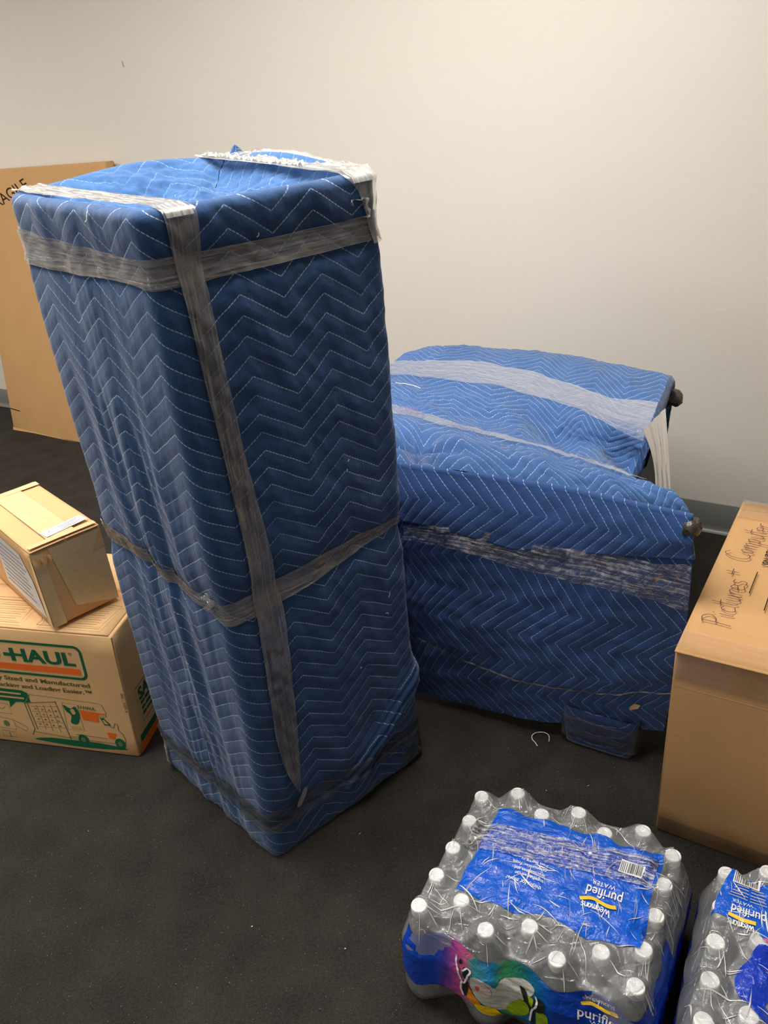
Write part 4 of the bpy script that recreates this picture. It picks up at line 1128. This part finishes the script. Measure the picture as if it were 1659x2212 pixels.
class Pack:
    def __init__(s, name, label, o, a, b, nc, nr, who, n_theta=300, seed=0):
        s.o, s.a, s.b, s.nc, s.nr, s.seed = np.array(o), np.array(a), np.array(b), nc, nr, seed
        s.cent = []
        for i in range(nc):
            for j in range(nr):
                p = s.o + s.a * i + s.b * (j + (.5 if i % 2 else 0)); s.cent.append(p)
                rnd = random.Random(i * 31 + j + seed * 97)
                lb = 'clear water bottle with white cap, %s one of the %s column in the %s' % (ROWS[j], COLS[i] if i < nc - 1 or nc == 7 else COLS[i], who)
                bottle((p[0], p[1], .001), lb, 'bottles in the ' + who, (rnd.uniform(-.012, .012), rnd.uniform(-.012, .012)), rnd.uniform(0, 6))
        s.cent = np.array(s.cent); s.c = s.cent.mean(0)
        s.root = empty(name, (s.c[0], s.c[1], 0), label, 'shrink wrap')
        th = np.linspace(0, 2 * math.pi, n_theta + 1); s.th = th; C_ = []
        rs = np.linspace(.5, .02, 600)
        for a_ in th:
            pts = s.c + np.outer(rs, (math.cos(a_), math.sin(a_)))
            D = np.linalg.norm(pts[:, None] - s.cent[None], axis=2)
            Fd = np.exp(-(D / .026) ** 2).sum(1)
            k = int(np.argmax(Fd > .075)); C_.append(rs[k])
        s.Cr = np.array(C_)
        s.Cr = (np.roll(s.Cr[:-1], 1) + s.Cr[:-1] * 2 + np.roll(s.Cr[:-1], -1)) / 4; s.Cr = np.append(s.Cr, s.Cr[0])
        s.scal = s.c + np.stack([s.Cr * np.cos(th), s.Cr * np.sin(th)], 1)      # scalloped outline near the floor
        P_ = sorted(map(tuple, s.scal)); hull = []
        for seq in (P_, P_[::-1]):
            h_ = []
            for p in seq:
                while len(h_) > 1 and (h_[-1][0] - h_[-2][0]) * (p[1] - h_[-2][1]) - (h_[-1][1] - h_[-2][1]) * (p[0] - h_[-2][0]) <= 0: h_.pop()
                h_.append(p)
            hull += h_[:-1]
        hull = np.array(hull) - s.c; ha = np.arctan2(hull[:, 1], hull[:, 0]) % (2 * math.pi); k = np.argsort(ha); hull, ha = hull[k], ha[k]
        hull = np.vstack([hull[-1], hull, hull[0]]); ha = np.concatenate([[ha[-1] - 2 * math.pi], ha, [ha[0] + 2 * math.pi]])
        Hr = []
        for a_ in th:                                                               # taut film: ray against hull edges
            a0 = min(max(a_, 0), 2 * math.pi); k = min(max(int(np.searchsorted(ha, a0)), 1), len(ha) - 1); A__, B__ = hull[k - 1], hull[k]
            dv = np.array((math.cos(a0), math.sin(a0))); e_ = B__ - A__
            den = dv[0] * e_[1] - dv[1] * e_[0]; Hr.append((A__[0] * e_[1] - A__[1] * e_[0]) / den if abs(den) > 1e-9 else np.linalg.norm(A__))
        Hr = np.array(Hr); s.Cr = s.Cr * .22 + Hr * .78; s.Cr[-1] = s.Cr[0]
        s.pts = s.c + np.stack([s.Cr * np.cos(th), s.Cr * np.sin(th)], 1)
        seg = np.linalg.norm(np.diff(s.pts, axis=0), axis=1); s.arc = np.concatenate([[0], np.cumsum(seg)])
        s.flat = None
    def H(s, x, y):
        v = np.array([x, y]) - s.c; r = float(np.linalg.norm(v)); th = math.atan2(v[1], v[0]) % (2 * math.pi)
        R_ = float(np.interp(th, s.th, s.Cr)); e = max(0., R_ - r) * .92
        D = float(np.min(np.linalg.norm(s.cent - np.array([x, y]), axis=1)))
        z = ZC + .0022 - (.75 if e > .05 else 1.25) * max(0, D - .0165) 
        z = max(z, ZC - .014 if e > .06 else ZC - .030)
        if s.flat is not None:
            i, j = np.linalg.solve(np.array([s.a, s.b]).T, np.array([x, y]) - s.o)
            m = min(i - s.flat[0], s.flat[1] - i, (j - s.flat[2]) * 1.1, (s.flat[3] - j) * 1.1)
            k = min(1, max(0, m * 2 + .7)); z = z * (1 - k) + (ZC + .0025) * k
        z += .0026 * fbm(x * 22, y * 22, s.seed, 2) + .0012 * fbm((x * .88 - y * .47) * 14, (x * .47 + y * .88) * 90, s.seed + 3, 2)
        lim = .150 + e / .028 * .0885
        return min(z, max(lim, .150)) if e < .030 else z
    def side(s, arcpos, z, off=0.):
        q = arcpos % s.arc[-1]
        x = np.interp(q, s.arc, s.pts[:, 0]); y = np.interp(q, s.arc, s.pts[:, 1])
        x2 = np.interp((q + .012) % s.arc[-1], s.arc, s.pts[:, 0]); y2 = np.interp((q + .012) % s.arc[-1], s.arc, s.pts[:, 1])
        x1 = np.interp((q - .012) % s.arc[-1], s.arc, s.pts[:, 0]); y1 = np.interp((q - .012) % s.arc[-1], s.arc, s.pts[:, 1])
        n = np.array([y2 - y1, -(x2 - x1)]); n /= np.linalg.norm(n) + 1e-9
        w_ = .0022 * fbm(q * 18, z * 40, s.seed + 1, 3)
        inset = 0
        if z < .02: inset = (.02 - z) * .35
        zm = z
        if z > .150:
            e = (z - .150) / 4.3; inset = e * 1.05; zm = z - 1.15 * e
        if z < .075:
            k_ = min(1, (.075 - z) / .045); sx_ = np.interp(q, s.arc, s.scal[:, 0]); sy_ = np.interp(q, s.arc, s.scal[:, 1])
            x, y = x + (sx_ - x) * k_, y + (sy_ - y) * k_
        p = np.array([x, y]) + n * (w_ + off - inset)
        return Vector((p[0], p[1], zm + (off if z > .15 else 0)))
    def build_film(s):
        NK = 84; rows, uv = [], []
        for z in (.004, .012, .02, .035, .05, .065, .08, .095, .11, .125, .138, .148):
            rows.append([s.side(a_, z) for a_ in s.arc[:-1]] + [s.side(0, z)])
        for k in range(NK):
            f = k / NK; row = []
            for i, (px, py) in enumerate(s.pts):
                x = px + (s.c[0] - px) * f; y = py + (s.c[1] - py) * f; row.append(Vector((x, y, s.H(x, y))))
            row[-1] = row[0].copy(); rows.append(row)
        grid('clear_film', rows, MT['shrink'], s.root)
    def ij(s, i, j): return s.o + s.a * i + s.b * j
    def top(s, off=.0012):
        def fn(i, j):
            p = s.ij(i, j); return Vector((p[0], p[1], s.H(p[0], p[1]) + off))
        return fn
    def topm(s, origin_ij, ex, ey, off=.002):
        """metric frame on the top"""
        o_ = s.ij(*origin_ij); ex = np.array(ex) / np.linalg.norm(ex); ey = np.array(ey) / np.linalg.norm(ey)
        def fn(x, y):
            p = o_ + ex * x + ey * y; return Vector((p[0], p[1], s.H(p[0], p[1]) + off))
        return fn
    def arc_at(s, x, y):
        k = int(np.argmin(np.linalg.norm(s.pts - np.array([x, y]), axis=1))); return s.arc[k]

random.seed(11)
aP, bP, oP = (.0567, -.0306), (.0385, .0597), (-.0014, .9332)
p1 = Pack('water_pack_wrap', 'clear shrink wrap with blue print around the full water pack nearer the cabinet', oP, aP, bP, 7, 5, 'left pack', seed=1)
p1.flat = (.8, 5.6, .9, 3.75)
p1.build_film()
# blue top panel with a wavy edge
edge = []
for k in range(31):
    t = k / 30; edge.append((.70 + 5.15 * t, .80 + .10 * math.sin(t * 15) + .10 * t))
edge += [(5.85 - .10 * t + .05 * math.sin(t * 9), .95 + 2.9 * t) for t in np.linspace(.05, 1, 14)]
for k in range(1, 30):
    t = k / 30; edge.append((5.70 - 4.95 * t, 3.86 + .07 * math.sin(t * 22) - .05 * t))
edge += [(.72 - .05 * t, 3.8 - 2.9 * t) for t in np.linspace(.03, .97, 14)]
PP = drape('printed_panel', edge, p1.top(.0012), MT['blue_print'], p1.root, .09)
# streaky white strip across the panel, painted in for glare on wrinkled film
rows, uv = [], []
for j in range(46):
    v = j / 45; row, ur = [], []
    for i in range(220):
        u = i / 219; I = .25 + 5.45 * u; J = 2.35 + .95 * v + .35 * u - .22 * (1 - u)
        p = p1.top(.0028)(I, J); p.z += .0042 * abs(fbm(u * 7, v * 13, 3, 4)) ; row.append(p); ur.append((u * .36, v * .07))
    rows.append(row); uv.append(ur)
MT['glare'] = film_mat('film_glare', .0, .92, (246, 246, 250), 16, 230, .10, .006, 1.8, (.47, .63))
grid('film_glare', rows, MT['glare'], p1.root, uv)
# logo text, upside down as seen
exT, eyT = (-.0567, .0306), (-.0306, -.0567)
TM = p1.topm((5.07, 2.22), exT, eyT, .0034)
def t1(nm, s_, size, x, y, mat, sx=1., bold=0., ang=0., shear=0., fn=None): return drape_bm(nm, text_bm(s_, size, x, y, ang, sx, bold, shear), fn or TM, mat, PP, .006)
t1('logo_lettering', 'purified', .030, .0, .002, MT['white_print'], .72, .0003)
t1('logo_lettering', 'WATER', .013, .016, -.012, MT['white_print'], .95)
rib = smooth_line([(.008, .030), (.024, .034), (.050, .028), (.072, .036)], 5)
drape_bm('logo_ribbon', ribbons([rib], .008), TM, MT['yellow_print'], PP, .006)
drape_bm('logo_lettering', write('Wegmans', .017, .016, .040, 0, .0016, .85), TM, MT['white_print'], PP, .006)
TM2 = p1.topm((2.9, 1.85), exT, eyT, .0034)
for k, s_ in enumerate(('thirsty for more?', 'together we can', 'improve lives and', 'communities. From', 'from sharing to')):
    t1('fine_lettering', s_, .0098 if k else .0115, .0, .014 - .0115 * k - (.003 if k else 0), MT['white_print'], .86, .0001, 0, 0, TM2)
# barcode
BC = p1.topm((4.72, 2.86), aP, (.0306, .0567), .0052)
drape('barcode_label', [(0, 0), (.042, -.002), (.046, .026), (.002, .030)], BC, MT['white_print'], PP, .006)
x = .003; bars = []
rb_ = random.Random(5)
while x < .041:
    w_ = rb_.choice((.0006, .001, .0016)); bars.append([(x, .002), (x + .001, .026)]); x += w_ + rb_.choice((.0009, .0014, .002))
drape_bm('barcode_bars', ribbons(bars, .0009), p1.topm((4.72, 2.86), aP, (.0306, .0567), .0060), MT['black_ink'], PP, .006)
# printed band round the sides
LC = p1.arc_at(-.052, .925)   # near the front-left corner
def side_band(pk, name, a0, a1, z0, z1, mat, u0=0., wave=.012):
    n = int((a1 - a0) / .004); rows, uv = [], []
    for j in range(26):
        v = j / 25; row, ur = [], []
        for i in range(n + 1):
            q = a0 + (a1 - a0) * i / n; lo = z0 + .006 * math.cos(q * 90); hi = z1 + wave * math.sin(q * 47 + 1)
            row.append(pk.side(q, lo + (hi - lo) * v, .0012)); ur.append((q - a0 + u0, v * .1))
        rows.append(row); uv.append(ur)
    return grid(name, rows, mat, pk.root, uv)
TOTAL = p1.arc[-1]
PB = side_band(p1, 'printed_band', LC, LC + .62, .062, .218, MT['band'])
side_band(p1, 'printed_band', LC + .62, LC + TOTAL, .055, .135, MT['blue_deep'], .7, .008)
# artwork splashes on the band (s measured from the front-left corner along the front)
def art(nm, pts, mat, lift=.0022, sm=True):
    poly = smooth_line(pts, 3, True) if sm else pts
    a_ = sum(poly[i][0] * poly[(i + 1) % len(poly)][1] - poly[(i + 1) % len(poly)][0] * poly[i][1] for i in range(len(poly)))
    return drape(nm, poly, lambda x, y: p1.side(LC + x * 1.06 - .01, .06 + (y - .06) * .87, lift), mat, PB, .006)
art('splash_shape', [(.149, .166), (.174, .172), (.192, .162), (.202, .187), (.222, .205), (.244, .210), (.258, .200), (.254, .175), (.236, .144), (.221, .127), (.210, .091), (.194, .086), (.172, .094), (.152, .117)], MT['art_grey'])
art('splash_shape', [(.142, .140), (.150, .115), (.166, .094), (.158, .075), (.144, .085), (.139, .112)], MT['art_orange'], .0026)
art('splash_shape', [(.159, .088), (.178, .092), (.196, .084), (.200, .070), (.179, .060), (.160, .062), (.154, .074)], MT['art_yellow'], .0030)
art('splash_shape', [(.221, .127), (.240, .152), (.252, .133), (.246, .106), (.222, .086), (.210, .097)], MT['art_green'], .0030)
art('splash_shape', [(.250, .172), (.259, .168), (.256, .145), (.246, .154)], MT['art_green'], .0032)
art('splash_shape', [(.266, .141), (.282, .148), (.285, .111), (.268, .093)], MT['art_green'], .0026)
art('splash_shape', [(.233, .186), (.242, .183), (.257, .145), (.249, .142)], MT['art_black'], .0036)
art('splash_shape', [(.263, .182), (.278, .177), (.277, .153), (.265, .141), (.258, .145)], MT['art_black'], .0032)
art('splash_shape', [(.254, .138), (.261, .136), (.262, .094), (.256, .090)], MT['art_black'], .0034)
art('splash_shape', [(.134, .142), (.145, .144), (.139, .095), (.132, .109)], MT['art_black'], .0030)
art('splash_shape', [(.134, .184), (.146, .178), (.141, .153), (.134, .156)], MT['art_black'], .0030)
art('splash_shape', [(.126, .205), (.131, .200), (.129, .188), (.125, .190)], MT['art_black'], .0030)
art('splash_shape', [(.157, .148), (.165, .149), (.161, .134)], MT['art_red'], .0034)
art('splash_shape', [(.168, .168), (.185, .150), (.180, .125), (.166, .130)], MT['art_cream'], .0032)
drape_bm('splash_line', ribbons([smooth_line([(.119, .212), (.120, .188), (.125, .166), (.132, .141), (.137, .141), (.142, .160), (.148, .181), (.141, .186), (.133, .170)], 4),
                                 ], .0035),
         lambda x, y: p1.side(LC + x * 1.06 - .01, .06 + (y - .06) * .87, .0042), MT['white_print'], PB, .006)
for L_ in ([(.132, .141), (.129, .115), (.134, .096)], [(.262, .184), (.266, .165), (.258, .140), (.254, .100)]):
    drape_bm('splash_line', ribbons([smooth_line(L_, 4)], .0035), lambda x, y: p1.side(LC + x * 1.06 - .01, .06 + (y - .06) * .87, .0042), MT['white_print'], PB, .006)
# logo on the front side
FS = lambda x, y: p1.side(LC + .340 + x, .148 + y, .0042)
drape_bm('logo_lettering', text_bm('purified', .032, 0, .014, .04, .78, .0004), FS, MT['white_print'], PB, .006)
drape_bm('logo_lettering', text_bm('WATER', .014, .022, .002, .04, 1.1), FS, MT['white_print'], PB, .006)
drape_bm('logo_ribbon', ribbons([smooth_line([(.006, .046), (.024, .052), (.046, .048), (.064, .054)], 5)], .007), FS, MT['yellow_print'], PB, .006)
drape_bm('logo_lettering', write('Wegmans', .015, .012, .058, .05, .0015, .85), FS, MT['white_print'], PB, .006)

def creases(pk, count, seed, imax, jmax):  # white ribbons for folded film, also painting in its streak highlights
    r = random.Random(seed); bm = bmesh.new()
    for k in range(count):
        i, j = r.uniform(-.4, imax), r.uniform(-.4, jmax); c = pk.ij(i, j)
        if r.random() < .6:                                     # radiating from a cap
            cc = pk.cent[r.randrange(len(pk.cent))]; a = r.uniform(0, 6.28); st = .018; L = r.uniform(.015, .045); c = cc
        else: a = r.choice((1.0, 1.2, -.5, -.6, 1.4)) + r.uniform(-.25, .25); st = 0; L = r.uniform(.02, .09)
        wd = r.uniform(.0003, .0010) * (1.5 if r.random() < .15 else 1); prev = None; n = max(4, int(L / .005)); bend = r.uniform(-4, 4)
        for q in range(n + 1):
            t = q / n; aa = a + bend * t * L * 2
            x = c[0] + math.cos(aa) * (st + L * t); y = c[1] + math.sin(aa) * (st + L * t); w2 = wd * math.sin(math.pi * (.08 + .9 * t))
            nx, ny = -math.sin(aa) * w2, math.cos(aa) * w2
            v = pk.c; 
            th_ = math.atan2(y - v[1], x - v[0]) % (2 * math.pi)
            if math.hypot(x - v[0], y - v[1]) > float(np.interp(th_, pk.th, pk.Cr)) - .006: break
            cur = (bm.verts.new((x - nx, y - ny, pk.H(x - nx, y - ny) + .0022)), bm.verts.new((x + nx, y + ny, pk.H(x + nx, y + ny) + .0030)))
            if prev: bm.faces.new((prev[0], cur[0], cur[1], prev[1]))
            prev = cur
    o = put_bm('film_crease_glints', bm, MT['crease'], pk.root); o['kind'] = 'stuff'
t = NT('film_crease_glint_white'); MT['crease'] = t.end(t.pbr(lin(236, 236, 230), .15, .9))
creases(p1, 200, 5, 6.4, 4.6)

# ---- second pack, cut by the frame at the right
b2 = np.array((.517, .856)) * .0715; a2 = np.array((.856, -.517)) * .0645
o2 = np.array((.575, .936)) - b2 * 4
p2 = Pack('water_pack_wrap', 'clear shrink wrap with blue print around the water pack at the lower right edge', o2, a2, b2, 5, 5, 'right pack', seed=2)
p2.flat = (-.1, 3.6, 2.6, 3.9)
p2.build_film()
PQ = drape('printed_panel', [(-.25, 2.75), (.9, 2.65), (1.05, 2.5), (3.6, 2.5), (3.6, 3.9), (1.6, 3.95), (1.2, 4.15), (.9, 4.1), (.6, 4.22), (.1, 4.2), (-.1, 3.6)], p2.top(.0014), MT['blue_print'], p2.root, .09)
drape('printed_panel', smooth_line([(1.0, 2.30), (1.5, 2.25), (1.9, 1.9), (1.7, 1.4), (1.3, 1.0), (1.9, .6), (2.6, .1), (1.6, .35), (.9, .75), (.55, 1.3), (.75, 1.75)], 3, True), p2.top(.0014), MT['blue_deep'], p2.root, .09)
drape('splash_shape', smooth_line([(1.05, 2.45), (1.9, 2.35), (2.8, 2.3), (2.8, 2.55), (1.7, 2.62)], 3, True), p2.top(.0022), gloss_print('pink_print', (206, 90, 150)), p2.root, .09)
drape('splash_shape', smooth_line([(1.5, 3.0), (2.3, 2.9), (2.4, 3.4), (1.6, 3.35)], 3, True), p2.top(.0022), MT['art_green'], p2.root, .09)
e2x, e2y = -a2, -b2
T2 = p2.topm((1.02, 3.12), e2x, e2y, .0034)
drape_bm('logo_lettering', text_bm('purified', .026, -.005, .0, .0, .72, .0003), T2, MT['white_print'], PQ, .006)
drape_bm('logo_lettering', text_bm('WATER', .010, .018, -.012, .0, 1.), T2, MT['white_print'], PQ, .006)
drape_bm('logo_ribbon', ribbons([[(.010, .024), (.030, .026), (.055, .022)]], .007), T2, MT['yellow_print'], PQ, .006)
drape_bm('logo_lettering', write('Wegmans', .014, .012, .030, 0, .0014, .85), T2, MT['white_print'], PQ, .006)
for k in range(5):
    drape_bm('fine_lettering', ribbons([[(-.004 + .002 * k, -.018 - .0065 * k), (.024, -.018 - .0065 * k)], [(.028, -.018 - .0065 * k), (.060 - .003 * k, -.018 - .0065 * k)]], .0016), T2, MT['art_grey'], PQ, .006)
B2 = p2.topm((.15, 3.80), a2, b2, .0030)
drape('barcode_label', [(0, 0), (.045, -.002), (.046, .026), (.002, .028)], B2, MT['white_print'], PQ, .006)
drape_bm('barcode_bars', ribbons([[(q[0][0], .002), (q[1][0], .024)] for q in bars], .0009), p2.topm((.15, 3.80), a2, b2, .0038), MT['black_ink'], PQ, .006)
side_band(p2, 'printed_band', 0, p2.arc[-1], .05, .135, MT['blue_deep'], .7, .008)

creases(p2, 150, 9, 4.4, 4.4)
